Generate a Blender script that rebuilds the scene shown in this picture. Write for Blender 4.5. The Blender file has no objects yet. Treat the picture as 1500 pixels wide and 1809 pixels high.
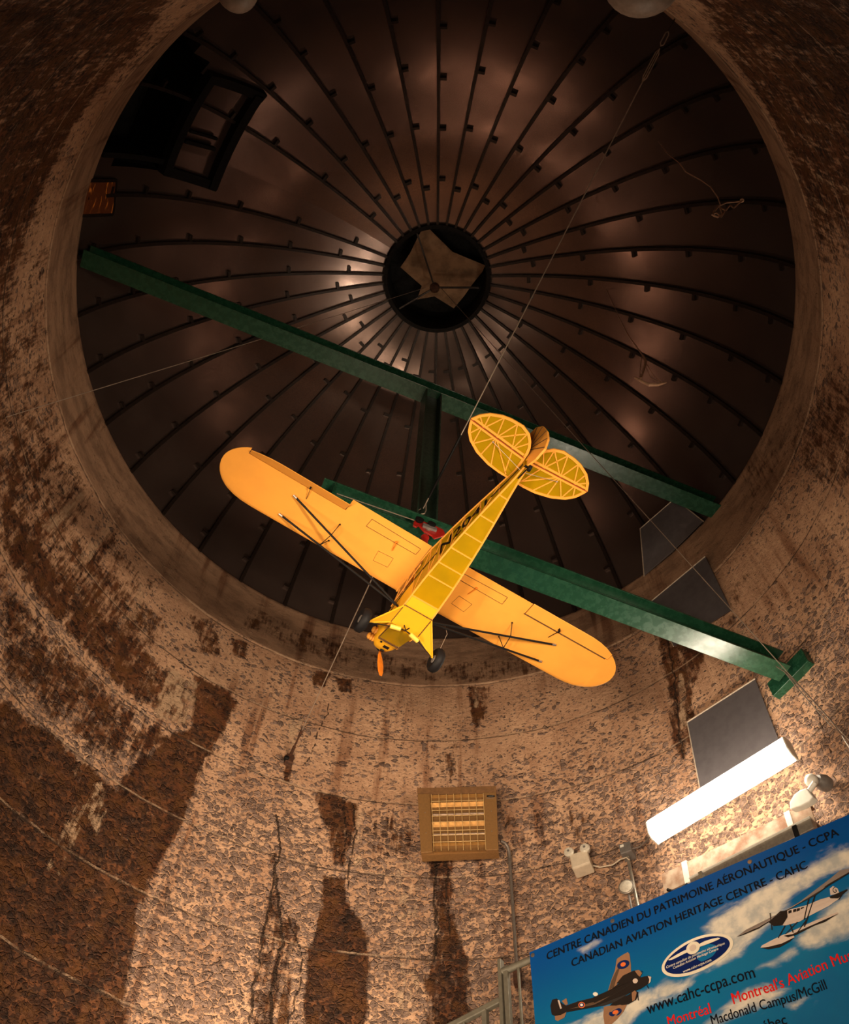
import bpy, bmesh, math, random
import numpy as np
from mathutils import Vector, Matrix

random.seed(7)
rng = np.random.default_rng(7)
S = bpy.context.scene
COL = S.collection
PI = math.pi

# ------------------------------------------------------------------ camera
F_PX, CX, CY = 1614.51, 750.0, 904.5
CAM = np.array([0.0272, -2.6374, 0.0])
RIGHT = np.array([0.99784, -0.05363, 0.02912])
DOWN = np.array([0.06102, 0.88187, -0.46752])
FWD = np.array([-0.0006, 0.46828, 0.88358])
FWD /= np.linalg.norm(FWD)
RIGHT = RIGHT - FWD * (RIGHT @ FWD); RIGHT /= np.linalg.norm(RIGHT)
DOWN = np.cross(FWD, RIGHT)

cd = bpy.data.cameras.new('camera')
cd.sensor_fit = 'HORIZONTAL'; cd.sensor_width = 36.0
cd.lens = F_PX / 1500.0 * 36.0
cd.clip_start = 0.02; cd.clip_end = 100
cam = bpy.data.objects.new('camera', cd); COL.objects.link(cam)
cam.matrix_world = Matrix(((RIGHT[0], -DOWN[0], -FWD[0], CAM[0]),
                           (RIGHT[1], -DOWN[1], -FWD[1], CAM[1]),
                           (RIGHT[2], -DOWN[2], -FWD[2], CAM[2]), (0, 0, 0, 1)))
S.camera = cam

# ------------------------------------------------------------------ view, world
S.view_settings.view_transform = 'Standard'
S.view_settings.look = 'None'
S.view_settings.gamma = 1.0
S.view_settings.use_curve_mapping = False
S.view_settings.exposure = -0.12
try:
    S.cycles.use_denoising = True
    S.cycles.max_bounces = 5; S.cycles.diffuse_bounces = 2; S.cycles.glossy_bounces = 3
    S.cycles.use_adaptive_sampling = True; S.cycles.adaptive_threshold = 0.05; S.cycles.adaptive_min_samples = 16
    S.cycles.transparent_max_bounces = 8
    S.cycles.sample_clamp_indirect = 4.0
except Exception:
    pass
W = bpy.data.worlds.new('night'); S.world = W
W.use_nodes = True
W.node_tree.nodes['Background'].inputs[0].default_value = (0.02, 0.014, 0.01, 1)
W.node_tree.nodes['Background'].inputs[1].default_value = 0.02

# ------------------------------------------------------------------ lamps outside the frame: tubes read off highlights, plus fill lamps added for brightness
WARM = (1.0, 0.77, 0.53)
def unseen_lamp(name, az, r, z, power, tilt=25, length=1.2, col=WARM, width=0.12, spread=180):
    a = math.radians(az)
    ld = bpy.data.lights.new(name, 'AREA'); ld.shape = 'RECTANGLE'
    ld.size = length; ld.size_y = width; ld.energy = power; ld.color = col; ld.spread = math.radians(spread)
    o = bpy.data.objects.new(name, ld); COL.objects.link(o)
    p = Vector((math.sin(a) * r, math.cos(a) * r, z))
    ct, st = math.cos(math.radians(tilt)), math.sin(math.radians(tilt))
    inward = Vector((-math.sin(a) * ct, -math.cos(a) * ct, st))
    tang = Vector((math.cos(a), -math.sin(a), 0))
    zz = -inward; yy = zz.cross(tang)
    o.matrix_world = Matrix(((tang.x, yy.x, zz.x, p.x), (tang.y, yy.y, zz.y, p.y), (tang.z, yy.z, zz.z, p.z), (0, 0, 0, 1)))
    return o
unseen_lamp('lamp_front', -20, 1.7, 1.2, 46, tilt=115, spread=80)
unseen_lamp('added_fill_left', -120, 2.9, 1.2, 18, tilt=30, spread=70)  # added fill, no known fixture behind it
unseen_lamp('lamp_side', -100, 2.9, 1.6, 12, tilt=45, spread=80)
unseen_lamp('lamp_back', 140, 2.95, 1.5, 46, tilt=36, spread=70)
unseen_lamp('added_fill_rear', -160, 2.9, 0.6, 40, tilt=38, spread=60)  # added low fill that brightens the front wall
unseen_lamp('lamp_right', 95, 2.9, 3.4, 8, tilt=45, spread=90)
TUBE_STRENGTH = 50.0

# ------------------------------------------------------------------ geometry of the place
R0 = 3.2
Z_LEDGE, R_LEDGE = 7.281, 3.21
Z_RING, R_RING = 8.246, 3.303
DC, DR = 7.578, 3.37            # dome sphere
R_OC = 0.624
A = lambda *v: np.array(v, float)

def ray(px, py):
    d = RIGHT * (px - CX) + DOWN * (py - CY) + FWD * F_PX
    return d / np.linalg.norm(d)
def at_z(px, py, z):
    d = ray(px, py); return CAM + d * ((z - CAM[2]) / d[2])
def at_wall(px, py, r=R0):
    d = ray(px, py)
    a = d[0]**2 + d[1]**2; b = 2 * (CAM[0]*d[0] + CAM[1]*d[1]); c = CAM[0]**2 + CAM[1]**2 - r*r
    return CAM + d * ((-b + math.sqrt(b*b - 4*a*c)) / (2*a))
def at_dome(px, py, r=DR):
    d = ray(px, py); o = CAM - A(0, 0, DC)
    b = 2 * (o @ d); c = o @ o - r*r
    return CAM + d * ((-b + math.sqrt(b*b - 4*c)) / 2)
def at_plane(px, py, p0, n):
    d = ray(px, py); return CAM + d * (((p0 - CAM) @ n) / (d @ n))
def proj(P):
    P = np.asarray(P, float) - CAM
    x = P @ RIGHT; y = P @ DOWN; z = P @ FWD
    return CX + F_PX * x / z, CY + F_PX * y / z, z
def wall_frame(p):
    a = math.atan2(p[0], p[1])
    return A(math.cos(a), -math.sin(a), 0), A(-math.sin(a), -math.cos(a), 0)   # tangent (to the right seen from inside), inward normal

# ------------------------------------------------------------------ node helpers
class NT:
    def __init__(self, name):
        self.m = bpy.data.materials.new(name); self.m.use_nodes = True
        self.t = self.m.node_tree; self.n = self.t.nodes; self.l = self.t.links
        self.bsdf = self.n['Principled BSDF']; self.out = self.n['Material Output']
    def node(self, typ, **kw):
        nd = self.n.new(typ)
        for k, v in kw.items(): setattr(nd, k, v)
        return nd
    def put(self, sock, v):
        if hasattr(v, 'is_output') or isinstance(v, bpy.types.NodeSocket): self.l.new(v, sock)
        elif isinstance(v, (tuple, list)) and len(v) == 3 and sock.type == 'RGBA': sock.default_value = (*v, 1)
        else: sock.default_value = v
    def math(self, op, a, b=0.0, c=0.0, clamp=False):
        nd = self.node('ShaderNodeMath', operation=op); nd.use_clamp = clamp
        self.put(nd.inputs[0], a); self.put(nd.inputs[1], b); self.put(nd.inputs[2], c); return nd.outputs[0]
    def mix(self, f, a, b, blend='MIX'):
        nd = self.node('ShaderNodeMix', data_type='RGBA', blend_type=blend)
        self.put(nd.inputs[0], f); self.put(nd.inputs[6], a); self.put(nd.inputs[7], b); return nd.outputs[2]
    def ramp(self, v, lo, hi, a=0.0, b=1.0):
        nd = self.node('ShaderNodeMapRange'); nd.interpolation_type = 'SMOOTHSTEP'
        self.put(nd.inputs[0], v); nd.inputs[1].default_value = lo; nd.inputs[2].default_value = hi
        nd.inputs[3].default_value = a; nd.inputs[4].default_value = b; return nd.outputs[0]
    def noise(self, vec, scale, detail=4, rough=0.55, dist=0.0, color=False):
        nd = self.node('ShaderNodeTexNoise'); nd.inputs['Scale'].default_value = scale
        nd.inputs['Detail'].default_value = detail; nd.inputs['Roughness'].default_value = rough
        nd.inputs['Distortion'].default_value = dist
        if vec is not None: self.l.new(vec, nd.inputs['Vector'])
        return nd.outputs['Color' if color else 'Fac']
    def voronoi(self, vec, scale, feature='F1', rnd=1.0):
        nd = self.node('ShaderNodeTexVoronoi', feature=feature); nd.inputs['Scale'].default_value = scale
        nd.inputs['Randomness'].default_value = rnd
        if vec is not None: self.l.new(vec, nd.inputs['Vector'])
        return nd
    def obj(self): return self.node('ShaderNodeTexCoord').outputs['Object']
    def mapping(self, vec, scale=(1, 1, 1), loc=(0, 0, 0)):
        nd = self.node('ShaderNodeMapping'); nd.inputs['Scale'].default_value = scale; nd.inputs['Location'].default_value = loc
        self.l.new(vec, nd.inputs['Vector']); return nd.outputs[0]
    def attr(self, name):
        nd = self.node('ShaderNodeAttribute', attribute_name=name); return nd
    def sep(self, vec):
        nd = self.node('ShaderNodeSeparateXYZ'); self.l.new(vec, nd.inputs[0]); return nd.outputs
    def bump(self, h, strength=0.5, dist=0.01):
        nd = self.node('ShaderNodeBump'); nd.inputs['Strength'].default_value = strength
        nd.inputs['Distance'].default_value = dist; self.l.new(h, nd.inputs['Height'])
        self.l.new(nd.outputs[0], self.bsdf.inputs['Normal'])
    def set(self, **kw):
        for k, v in kw.items(): self.put(self.bsdf.inputs[k.replace('_', ' ')], v)
        return self.m

def simple(name, col, rough=0.5, metal=0.0, var=0.12, scale=30.0, bump=0.0, col2=None, spec=0.5):
    n = NT(name); o = n.obj()
    f = n.noise(o, scale, 5)
    c2 = col2 if col2 else tuple(max(0, c * (1 - 2.2 * var)) for c in col)
    c = n.mix(n.ramp(f, 0.35, 0.7), col, c2)
    n.set(Base_Color=c, Metallic=metal)
    n.put(n.bsdf.inputs['Specular IOR Level'], spec)
    n.put(n.bsdf.inputs['Roughness'], n.ramp(f, 0.3, 0.75, max(0.02, rough - 0.06), min(1, rough + 0.08)))
    if bump: n.bump(f, bump, 0.004)
    return n.m

M = {}
# ---- concrete wall
def concrete():
    n = NT('poured_concrete')
    o = n.obj(); uv = n.node('ShaderNodeUVMap', uv_map='wall').outputs[0]
    z = n.sep(o)[2]
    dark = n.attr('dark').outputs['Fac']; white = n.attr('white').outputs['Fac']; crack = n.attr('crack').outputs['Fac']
    band = n.ramp(z, 7.25, 7.31)
    wob = n.noise(o, 2.2, 5)
    fine = n.noise(o, 26, 6, 0.65)
    base = n.mix(n.ramp(wob, 0.3, 0.7), (0.66, 0.41, 0.26), (0.47, 0.27, 0.165))
    base = n.mix(n.ramp(fine, 0.3, 0.72), base, n.mix(1.0, base, (0.80, 0.76, 0.74), 'MULTIPLY'))
    # exposed stones, more of them lower down
    expo = n.math('ADD', n.ramp(z, 6.6, 4.4, 0.0, 0.52), n.math('MULTIPLY', n.math('SUBTRACT', n.noise(o, 1.3, 3), 0.5), 0.7))
    warp = n.node('ShaderNodeVectorMath', operation='ADD')
    wn = n.node('ShaderNodeVectorMath', operation='SCALE'); wn.inputs['Scale'].default_value = 0.03
    n.l.new(n.noise(o, 11, 3, color=True), wn.inputs[0]); n.l.new(o, warp.inputs[0]); n.l.new(wn.outputs[0], warp.inputs[1])
    ov = n.mapping(warp.outputs[0], (1, 1, 1.2))
    stones_h = None; stone_masks = []
    for sc, lim in ((20.0, 0.13), (42.0, 0.10)):
        v = n.voronoi(ov, sc); e = n.voronoi(ov, sc, 'DISTANCE_TO_EDGE')
        cs = n.sep(v.outputs['Color'])
        on = n.ramp(n.math('SUBTRACT', n.math('ADD', expo, 0.10 if sc < 30 else 0.15), cs[0]), 0.0, 0.06)
        inside = n.ramp(e.outputs['Distance'], 0.03, lim)
        mask = n.math('MULTIPLY', on, inside)
        stone_c = n.mix(cs[1], (0.10, 0.066, 0.056), (0.31, 0.205, 0.160))
        base = n.mix(n.math('MULTIPLY', mask, n.math('SUBTRACT', 0.92, n.math('MULTIPLY', band, 0.6))), base, stone_c)
        h = n.math('MULTIPLY', mask, n.math('ADD', cs[2], 0.3))
        stones_h = h if stones_h is None else n.math('ADD', stones_h, n.math('MULTIPLY', h, 0.6))
    # little pits
    p = n.voronoi(n.mapping(warp.outputs[0], (1, 1, 1.6)), 46)
    pc = n.sep(p.outputs['Color'])
    pit = n.math('MULTIPLY', n.ramp(p.outputs['Distance'], 0.34, 0.18), n.ramp(pc[0], 0.72, 0.78))
    base = n.mix(n.math('MULTIPLY', pit, 0.8), base, (0.07, 0.042, 0.03))
    # smooth upper ring
    bcol = n.mix(n.ramp(n.noise(n.mapping(o, (1, 1, 2.2)), 3.2, 6, 0.62), 0.38, 0.66), (0.36, 0.215, 0.135), (0.17, 0.098, 0.062))
    base = n.mix(n.math('MULTIPLY', band, 0.8), base, bcol)
    # running stains (vertical)
    st = n.noise(n.mapping(uv, (7.5, 0.55, 1)), 1.0, 6, 0.6, 0.3)
    big = n.noise(n.mapping(uv, (0.9, 0.45, 1), (3.1, 1.7, 0)), 1.0, 3)
    run = n.math('MULTIPLY', n.ramp(st, 0.5, 0.68), n.ramp(big, 0.40, 0.58))
    base = n.mix(n.math('MULTIPLY', run, 0.72), base, n.mix(1.0, base, (0.34, 0.20, 0.13), 'MULTIPLY'))
    # wet brown stains and painted rear-wall shade, with their own edge
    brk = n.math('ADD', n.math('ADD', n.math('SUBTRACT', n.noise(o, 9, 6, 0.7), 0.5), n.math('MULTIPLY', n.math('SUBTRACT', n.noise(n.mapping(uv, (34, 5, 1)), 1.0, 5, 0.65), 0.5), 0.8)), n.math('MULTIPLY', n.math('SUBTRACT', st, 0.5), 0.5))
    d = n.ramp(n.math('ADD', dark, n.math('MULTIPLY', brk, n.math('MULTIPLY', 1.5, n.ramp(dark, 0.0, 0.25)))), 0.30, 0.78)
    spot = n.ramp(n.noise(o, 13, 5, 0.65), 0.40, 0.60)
    wet_shade = n.mix(spot, (0.22, 0.118, 0.060), (0.070, 0.045, 0.040))
    base = n.mix(n.math('MULTIPLY', d, 0.95), base, n.mix(1.0, base, wet_shade, 'MULTIPLY'))
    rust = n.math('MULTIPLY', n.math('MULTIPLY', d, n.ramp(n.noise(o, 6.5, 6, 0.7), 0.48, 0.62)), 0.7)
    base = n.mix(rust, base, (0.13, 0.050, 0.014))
    # lime runs
    wm = n.ramp(n.math('ADD', white, n.math('MULTIPLY', brk, n.math('MULTIPLY', 2.2, n.ramp(white, 0.0, 0.2)))), 0.35, 0.85)
    base = n.mix(n.math('MULTIPLY', wm, 0.72), base, (0.58, 0.39, 0.25))
    # pour joints
    zj = n.math('ADD', z, n.math('MULTIPLY', n.math('SUBTRACT', n.noise(o, 2.0, 4), 0.5), 0.05))
    jl = None; jd = None
    for h in (7.281, 6.494, 5.701, 4.95, 4.246, 3.5, 2.75, 2.0, 1.25):
        c = n.math('COMPARE', zj, h + 0.006, 0.008); dd = n.math('COMPARE', zj, h - 0.008, 0.007)
        jl = c if jl is None else n.math('MAXIMUM', jl, c); jd = dd if jd is None else n.math('MAXIMUM', jd, dd)
    jn = n.ramp(n.noise(o, 3.6, 5, 0.7), 0.42, 0.6)
    base = n.mix(n.math('MULTIPLY', jl, n.math('MULTIPLY', jn, 0.6)), base, (0.48, 0.33, 0.22))
    base = n.mix(n.math('MULTIPLY', jd, n.math('SUBTRACT', 0.8, n.math('MULTIPLY', jn, 0.45))), base, (0.05, 0.03, 0.02))
    ck = n.ramp(n.math('ADD', crack, n.math('MULTIPLY', brk, 0.8)), 0.45, 0.75)
    base = n.mix(n.math('MULTIPLY', ck, 0.85), base, (0.03, 0.017, 0.011))
    n.set(Base_Color=base)
    n.put(n.bsdf.inputs['Roughness'], n.math('SUBTRACT', 0.9, n.math('MULTIPLY', d, 0.25)))
    n.put(n.bsdf.inputs['Specular IOR Level'], 0.25)
    hgt = n.math('ADD', n.math('MULTIPLY', stones_h, 0.9), n.math('MULTIPLY', fine, 0.7))
    hgt = n.math('SUBTRACT', hgt, n.math('ADD', n.math('MULTIPLY', pit, 1.0), n.math('ADD', n.math('MULTIPLY', jd, 1.0), ck)))
    n.bump(n.math('MULTIPLY', hgt, n.math('SUBTRACT', 1.0, n.math('MULTIPLY', band, 0.6))), 0.9, 0.022)
    return n.m
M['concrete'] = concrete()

def dome_metal():
    n = NT('galvanised_sheet')
    o = n.obj()
    f = n.noise(o, 70, 4, 0.7); g = n.noise(o, 2.2, 5)
    c = n.mix(n.ramp(g, 0.3, 0.7), (0.255, 0.176, 0.150), (0.185, 0.124, 0.106))
    c = n.mix(n.ramp(f, 0.35, 0.7, 0, 0.5), c, (0.09, 0.062, 0.054))
    n.set(Base_Color=c, Metallic=0.82)
    n.put(n.bsdf.inputs['Roughness'], n.math('ADD', n.ramp(g, 0.3, 0.7, 0.17, 0.25), n.math('MULTIPLY', n.math('SUBTRACT', f, 0.5), 0.06)))
    n.bump(n.math('ADD', n.math('MULTIPLY', f, 0.012), n.math('MULTIPLY', n.noise(o, 2.5, 2), 0.5)), 0.10, 0.02)
    return n.m
M['dome'] = dome_metal()
M['rib'] = simple('dark_steel_rib', (0.030, 0.019, 0.015), 0.42, 0.5, 0.2)
M['black'] = simple('black_paint', (0.008, 0.007, 0.007), 0.6, 0.0, spec=0.15)
M['blackmatte'] = simple('matte_black', (0.006, 0.0045, 0.004), 0.9)  # near-black for the hood and ventilator interior
M['sheet'] = simple('grey_sheet_metal', (0.135, 0.120, 0.128), 0.48, 0.35, 0.08, 12)
M['edge_highlight'] = simple('edge_highlight', (0.55, 0.44, 0.34), 0.5, 0.2)  # pale strips paint the highlight along the cover sheet edges
def green_paint():
    n = NT('green_gloss_paint'); o = n.obj()
    f = n.noise(n.mapping(o, (3, 3, 3)), 6, 6, 0.65)
    c = n.mix(n.ramp(f, 0.35, 0.7), (0.008, 0.045, 0.023), (0.013, 0.066, 0.034))
    n.set(Base_Color=c); n.put(n.bsdf.inputs['Roughness'], n.ramp(f, 0.3, 0.7, 0.22, 0.32))
    n.bump(n.noise(o, 38, 4), 0.10, 0.004)
    return n.m
M['green'] = green_paint()
M['red'] = simple('red_enamel', (0.42, 0.018, 0.012), 0.35, 0.0, 0.15)
M['steel'] = simple('bright_steel', (0.55, 0.5, 0.45), 0.35, 0.9)
M['wire'] = simple('wire_rope', (0.42, 0.33, 0.26), 0.5, 0.5)
M['wire_dark'] = simple('dark_wire', (0.05, 0.038, 0.03), 0.6, 0.4)
M['rope'] = simple('frayed_rope', (0.46, 0.27, 0.17), 0.9)
M['rust'] = simple('rusted_iron', (0.085, 0.032, 0.015), 0.8, 0.2, 0.25)
M['rustplate'] = simple('rust_stained_plate', (0.40, 0.235, 0.13), 0.75, 0.1, 0.22, 7)
M['rustbeam'] = simple('rusty_channel', (0.52, 0.40, 0.30), 0.7, 0.1, 0.25, 9, 0.2, col2=(0.27, 0.13, 0.07))
M['white'] = simple('white_enamel', (0.80, 0.77, 0.70), 0.45, 0, 0.03)
M['cream'] = simple('cream_plastic', (0.62, 0.52, 0.40), 0.45, 0, 0.06)
M['greybox'] = simple('grey_cast_box', (0.22, 0.20, 0.19), 0.5, 0.3)
M['conduit'] = simple('galvanised_conduit', (0.42, 0.38, 0.33), 0.42, 0.7)
M['conduit_dark'] = simple('dull_conduit', (0.17, 0.14, 0.12), 0.5, 0.5)
M['rail'] = simple('grey_rail_paint', (0.17, 0.155, 0.120), 0.45, 0.25, 0.1)
M['bronze'] = simple('bronze_enamel', (0.25, 0.128, 0.045), 0.45, 0.35, 0.06, 60)
M['gold'] = simple('gold_reflector', (0.34, 0.17, 0.045), 0.5, 0.6, 0.04)
M['quartz'] = simple('quartz_tube', (0.26, 0.17, 0.11), 0.4, 0.2)
M['rubber'] = simple('black_rubber', (0.007, 0.006, 0.007), 0.65, spec=0.18)
M['yellow_wing'] = simple('yellow_film_opaque', (0.77, 0.325, 0.050), 0.5, 0, 0.03, 8, spec=0.25)
M['yellow'] = simple('yellow_paint', (0.70, 0.345, 0.014), 0.5, 0, 0.03, 9, spec=0.22)
M['yellow_pale'] = simple('pale_yellow', (0.75, 0.48, 0.08), 0.4, 0, 0.03)
M['amber'] = simple('orange_wood', (0.62, 0.17, 0.012), 0.35, 0, 0.1)
M['window'] = simple('smoked_window', (0.16, 0.055, 0.022), 0.2, 0, 0.2)
M['line'] = simple('dark_seam', (0.10, 0.045, 0.012), 0.7)
M['skin_globe'] = simple('milky_globe', (0.36, 0.26, 0.20), 0.5)
M['glass'] = simple('clear_lamp_glass', (0.66, 0.60, 0.50), 0.22, 0.1, 0.1, 60)
def film():
    n = NT('translucent_yellow_film'); o = n.obj()
    f = n.noise(o, 9, 4)
    c = n.mix(n.ramp(f, 0.3, 0.7), (0.45, 0.275, 0.003), (0.37, 0.235, 0.003))
    n.set(Base_Color=c, Roughness=0.3)
    tr = n.node('ShaderNodeBsdfTransparent'); tr.inputs[0].default_value = (0.95, 0.62, 0.02, 1)
    tl = n.node('ShaderNodeBsdfTranslucent'); n.put(tl.inputs[0], (0.75, 0.5, 0.01))
    m1 = n.node('ShaderNodeMixShader'); m1.inputs[0].default_value = 0.24
    n.l.new(n.bsdf.outputs[0], m1.inputs[1]); n.l.new(tr.outputs[0], m1.inputs[2])
    m2 = n.node('ShaderNodeMixShader'); m2.inputs[0].default_value = 0.15
    n.l.new(m1.outputs[0], m2.inputs[1]); n.l.new(tl.outputs[0], m2.inputs[2])
    n.l.new(m2.outputs[0], n.out.inputs[0])
    return n.m
M['film'] = film()
def glow(name, col, strength):
    n = NT(name); n.set(Base_Color=col)
    n.put(n.bsdf.inputs['Emission Color'], col); n.bsdf.inputs['Emission Strength'].default_value = strength
    return n.m
M['tube'] = glow('lit_diffuser', (1.0, 0.86, 0.66), TUBE_STRENGTH)
def amber_glow():
    n = NT('amber_glow_patch'); o = n.obj()
    f = n.noise(n.mapping(o, (1, 1, 5)), 5.5, 4, 0.6, 0.6)
    c = n.mix(n.ramp(f, 0.55, 0.72), (0.03, 0.004, 0.0005), (1.0, 0.22, 0.02))
    n.set(Base_Color=(0.1, 0.03, 0.01), Roughness=0.3)
    n.put(n.bsdf.inputs['Emission Color'], c); n.bsdf.inputs['Emission Strength'].default_value = 0.22
    return n.m
M['amberglow'] = amber_glow()
def banner_mat():
    n = NT('printed_vinyl'); o = n.obj()
    cl = n.attr('cloud').outputs['Fac']; v = n.attr('vv').outputs['Fac']
    uvb = n.node('ShaderNodeCombineXYZ'); n.l.new(n.attr('uu').outputs['Fac'], uvb.inputs[0]); n.l.new(v, uvb.inputs[1])
    f = n.noise(n.mapping(uvb.outputs[0], (6, 13, 1)), 1.0, 7, 0.62, 0.5); g = n.noise(o, 3, 3)
    sky = n.mix(n.ramp(v, 0.0, 0.62), (0.0, 0.058, 0.27), (0.001, 0.150, 0.33))
    sky = n.mix(n.ramp(g, 0.35, 0.7, 0, 0.35), sky, (0.0, 0.085, 0.30))
    m = n.ramp(n.math('ADD', cl, n.math('MULTIPLY', n.math('SUBTRACT', f, 0.5), 1.1)), 0.34, 0.86)
    cc = n.mix(n.ramp(n.noise(o, 14, 5), 0.35, 0.7), (0.72, 0.66, 0.56), (0.42, 0.43, 0.42))
    n.set(Base_Color=n.mix(m, sky, cc), Roughness=0.42)
    n.put(n.bsdf.inputs['Specular IOR Level'], 0.35)
    return n.m
M['banner'] = banner_mat()
for k, c in dict(p_black=(0.006, 0.007, 0.012), p_red=(0.72, 0.015, 0.012), p_cream=(0.78, 0.70, 0.56), p_navy=(0.004, 0.014, 0.10),
                 p_brown=(0.30, 0.155, 0.085), p_dark=(0.022, 0.016, 0.014), p_olive=(0.11, 0.065, 0.04), p_orange=(0.75, 0.16, 0.04),
                 p_roundel=(0.008, 0.02, 0.10), p_white=(0.8, 0.76, 0.68), p_grey=(0.24, 0.19, 0.165), p_pink=(0.62, 0.50, 0.43)).items():
    M[k] = simple('print_' + k[2:], c, 0.5, 0, 0.03, spec=0.12)

# ------------------------------------------------------------------ object helpers
def link(o, parent=None):
    COL.objects.link(o)
    if parent is not None: o.parent = parent
    return o
def tag(o, label, cat, group=None):
    o['label'] = label; o['category'] = cat
    if group: o['group'] = group
    return o
def thing(name, label, cat, loc=(0, 0, 0), mat=None, group=None):
    o = bpy.data.objects.new(name, None); o.empty_display_size = 0.1
    link(o); o.location = Vector(loc)
    if mat is not None: o.matrix_world = mat
    return tag(o, label, cat, group)

class MB:
    """collects shapes; build() links them as ONE mesh object. Coordinates are world, or local to the parent when local=True"""
    def __init__(self): self.bm = bmesh.new()
    def verts(self, pts): return [self.bm.verts.new(Vector(p)) for p in pts]
    def face(self, vs):
        try: return self.bm.faces.new(vs)
        except ValueError: return None
    def poly(self, pts): return self.face(self.verts(pts))
    def prism(self, pts, ext):
        """closed prism: polygon pts moved by ext"""
        e = np.asarray(ext, float); pts = [np.asarray(p, float) for p in pts]
        a = self.verts(pts); b = self.verts([p + e for p in pts]); n = len(a)
        self.face(a[::-1]); self.face(b)
        for i in range(n): self.face([a[i], a[(i+1) % n], b[(i+1) % n], b[i]])
    def box(self, c, ax, ay, az):
        """box about c with half vectors ax ay az"""
        c, ax, ay, az = (np.asarray(v, float) for v in (c, ax, ay, az))
        self.prism([c - ax - ay - az, c + ax - ay - az, c + ax + ay - az, c - ax + ay - az], 2 * az)
    def bar(self, p, q, w, h, up=(0, 0, 1)):
        p, q = np.asarray(p, float), np.asarray(q, float)
        d = q - p; L = np.linalg.norm(d); d = d / L
        s = np.cross(d, np.asarray(up, float)); s /= np.linalg.norm(s); u = np.cross(s, d)
        self.box((p + q) / 2, d * L / 2, s * w / 2, u * h / 2)
    def tube(self, pts, r, seg=8, caps=True):
        pts = [np.asarray(p, float) for p in pts]; n = len(pts)
        rs = r if isinstance(r, (list, tuple)) else [r] * n
        t0 = pts[1] - pts[0]; t0 /= np.linalg.norm(t0)
        ref = A(0, 0, 1) if abs(t0[2]) < 0.9 else A(1, 0, 0)
        s = np.cross(t0, ref); s /= np.linalg.norm(s)
        rings = []
        for i, p in enumerate(pts):
            t = pts[min(i+1, n-1)] - pts[max(i-1, 0)]; t /= np.linalg.norm(t)
            s = s - t * (s @ t); s /= np.linalg.norm(s); u = np.cross(t, s)
            rings.append(self.verts([p + rs[i] * (math.cos(a) * s + math.sin(a) * u) for a in np.arange(seg) * 2 * PI / seg]))
        for a, b in zip(rings, rings[1:]):
            for k in range(seg): self.face([a[k], a[(k+1) % seg], b[(k+1) % seg], b[k]])
        if caps: self.face(rings[0][::-1]); self.face(rings[-1])
    def lathe(self, c, axis, prof, seg=24):
        """prof: list of (r, h) along axis from c"""
        c = np.asarray(c, float); ax = np.asarray(axis, float); ax = ax / np.linalg.norm(ax)
        ref = A(0, 0, 1) if abs(ax[2]) < 0.9 else A(1, 0, 0)
        s = np.cross(ax, ref); s /= np.linalg.norm(s); u = np.cross(ax, s)
        rings = []
        for r, h in prof:
            if r < 1e-6: rings.append(self.verts([c + ax * h]))
            else: rings.append(self.verts([c + ax * h + r * (math.cos(a) * s + math.sin(a) * u) for a in np.arange(seg) * 2 * PI / seg]))
        for a, b in zip(rings, rings[1:]):
            for k in range(seg):
                a0, a1 = a[k % len(a)], a[(k+1) % len(a)]; b0, b1 = b[k % len(b)], b[(k+1) % len(b)]
                vs = []
                for v in (a0, a1, b1, b0):
                    if v not in vs: vs.append(v)
                if len(vs) > 2: self.face(vs)
        if len(rings[0]) > 1: self.face(rings[0][::-1])
        if len(rings[-1]) > 1: self.face(rings[-1])
    def ball(self, c, r, seg=20, sc=(1, 1, 1)):
        c = np.asarray(c, float); sc = np.asarray(sc, float)
        prof = [(math.sin(t) * r, -math.cos(t) * r) for t in np.linspace(0, PI, seg // 2 + 1)]
        n0 = len(self.bm.verts); self.lathe(c, (0, 0, 1), prof, seg)
        self.bm.verts.ensure_lookup_table()
        for v in list(self.bm.verts)[n0:]: v.co = Vector(c + (A(*v.co) - c) * sc)
    def build(self, name, mat, parent=None, local=False, smooth=False, bevel=0.0, angle=40):
        bm = self.bm
        bmesh.ops.recalc_face_normals(bm, faces=bm.faces[:])
        if parent is not None and not local:
            bpy_inv = parent.matrix_basis.inverted()
            bmesh.ops.transform(bm, matrix=bpy_inv, verts=bm.verts[:])
            origin = Vector((0, 0, 0))
        me = bpy.data.meshes.new(name)
        if smooth:
            for f in bm.faces: f.smooth = True
            ca = math.cos(math.radians(angle))
            for e in bm.edges:
                if len(e.link_faces) == 2 and e.link_faces[0].normal.dot(e.link_faces[1].normal) < ca: e.smooth = False
        if parent is None:
            lo = Vector((0, 0, 0)); 
            for v in bm.verts: lo += v.co
            lo = lo / max(1, len(bm.verts))
            zmin = min(v.co.z for v in bm.verts)
            loc = Vector((lo.x, lo.y, zmin))
            bmesh.ops.translate(bm, vec=-loc, verts=bm.verts[:])
        bm.to_mesh(me); bm.free()
        me.materials.append(mat)
        o = bpy.data.objects.new(name, me); link(o, parent)
        if parent is None: o.location = loc
        if bevel:
            md = o.modifiers.new('bevel', 'BEVEL'); md.width = bevel; md.segments = 2; md.limit_method = 'ANGLE'
        return o

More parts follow.
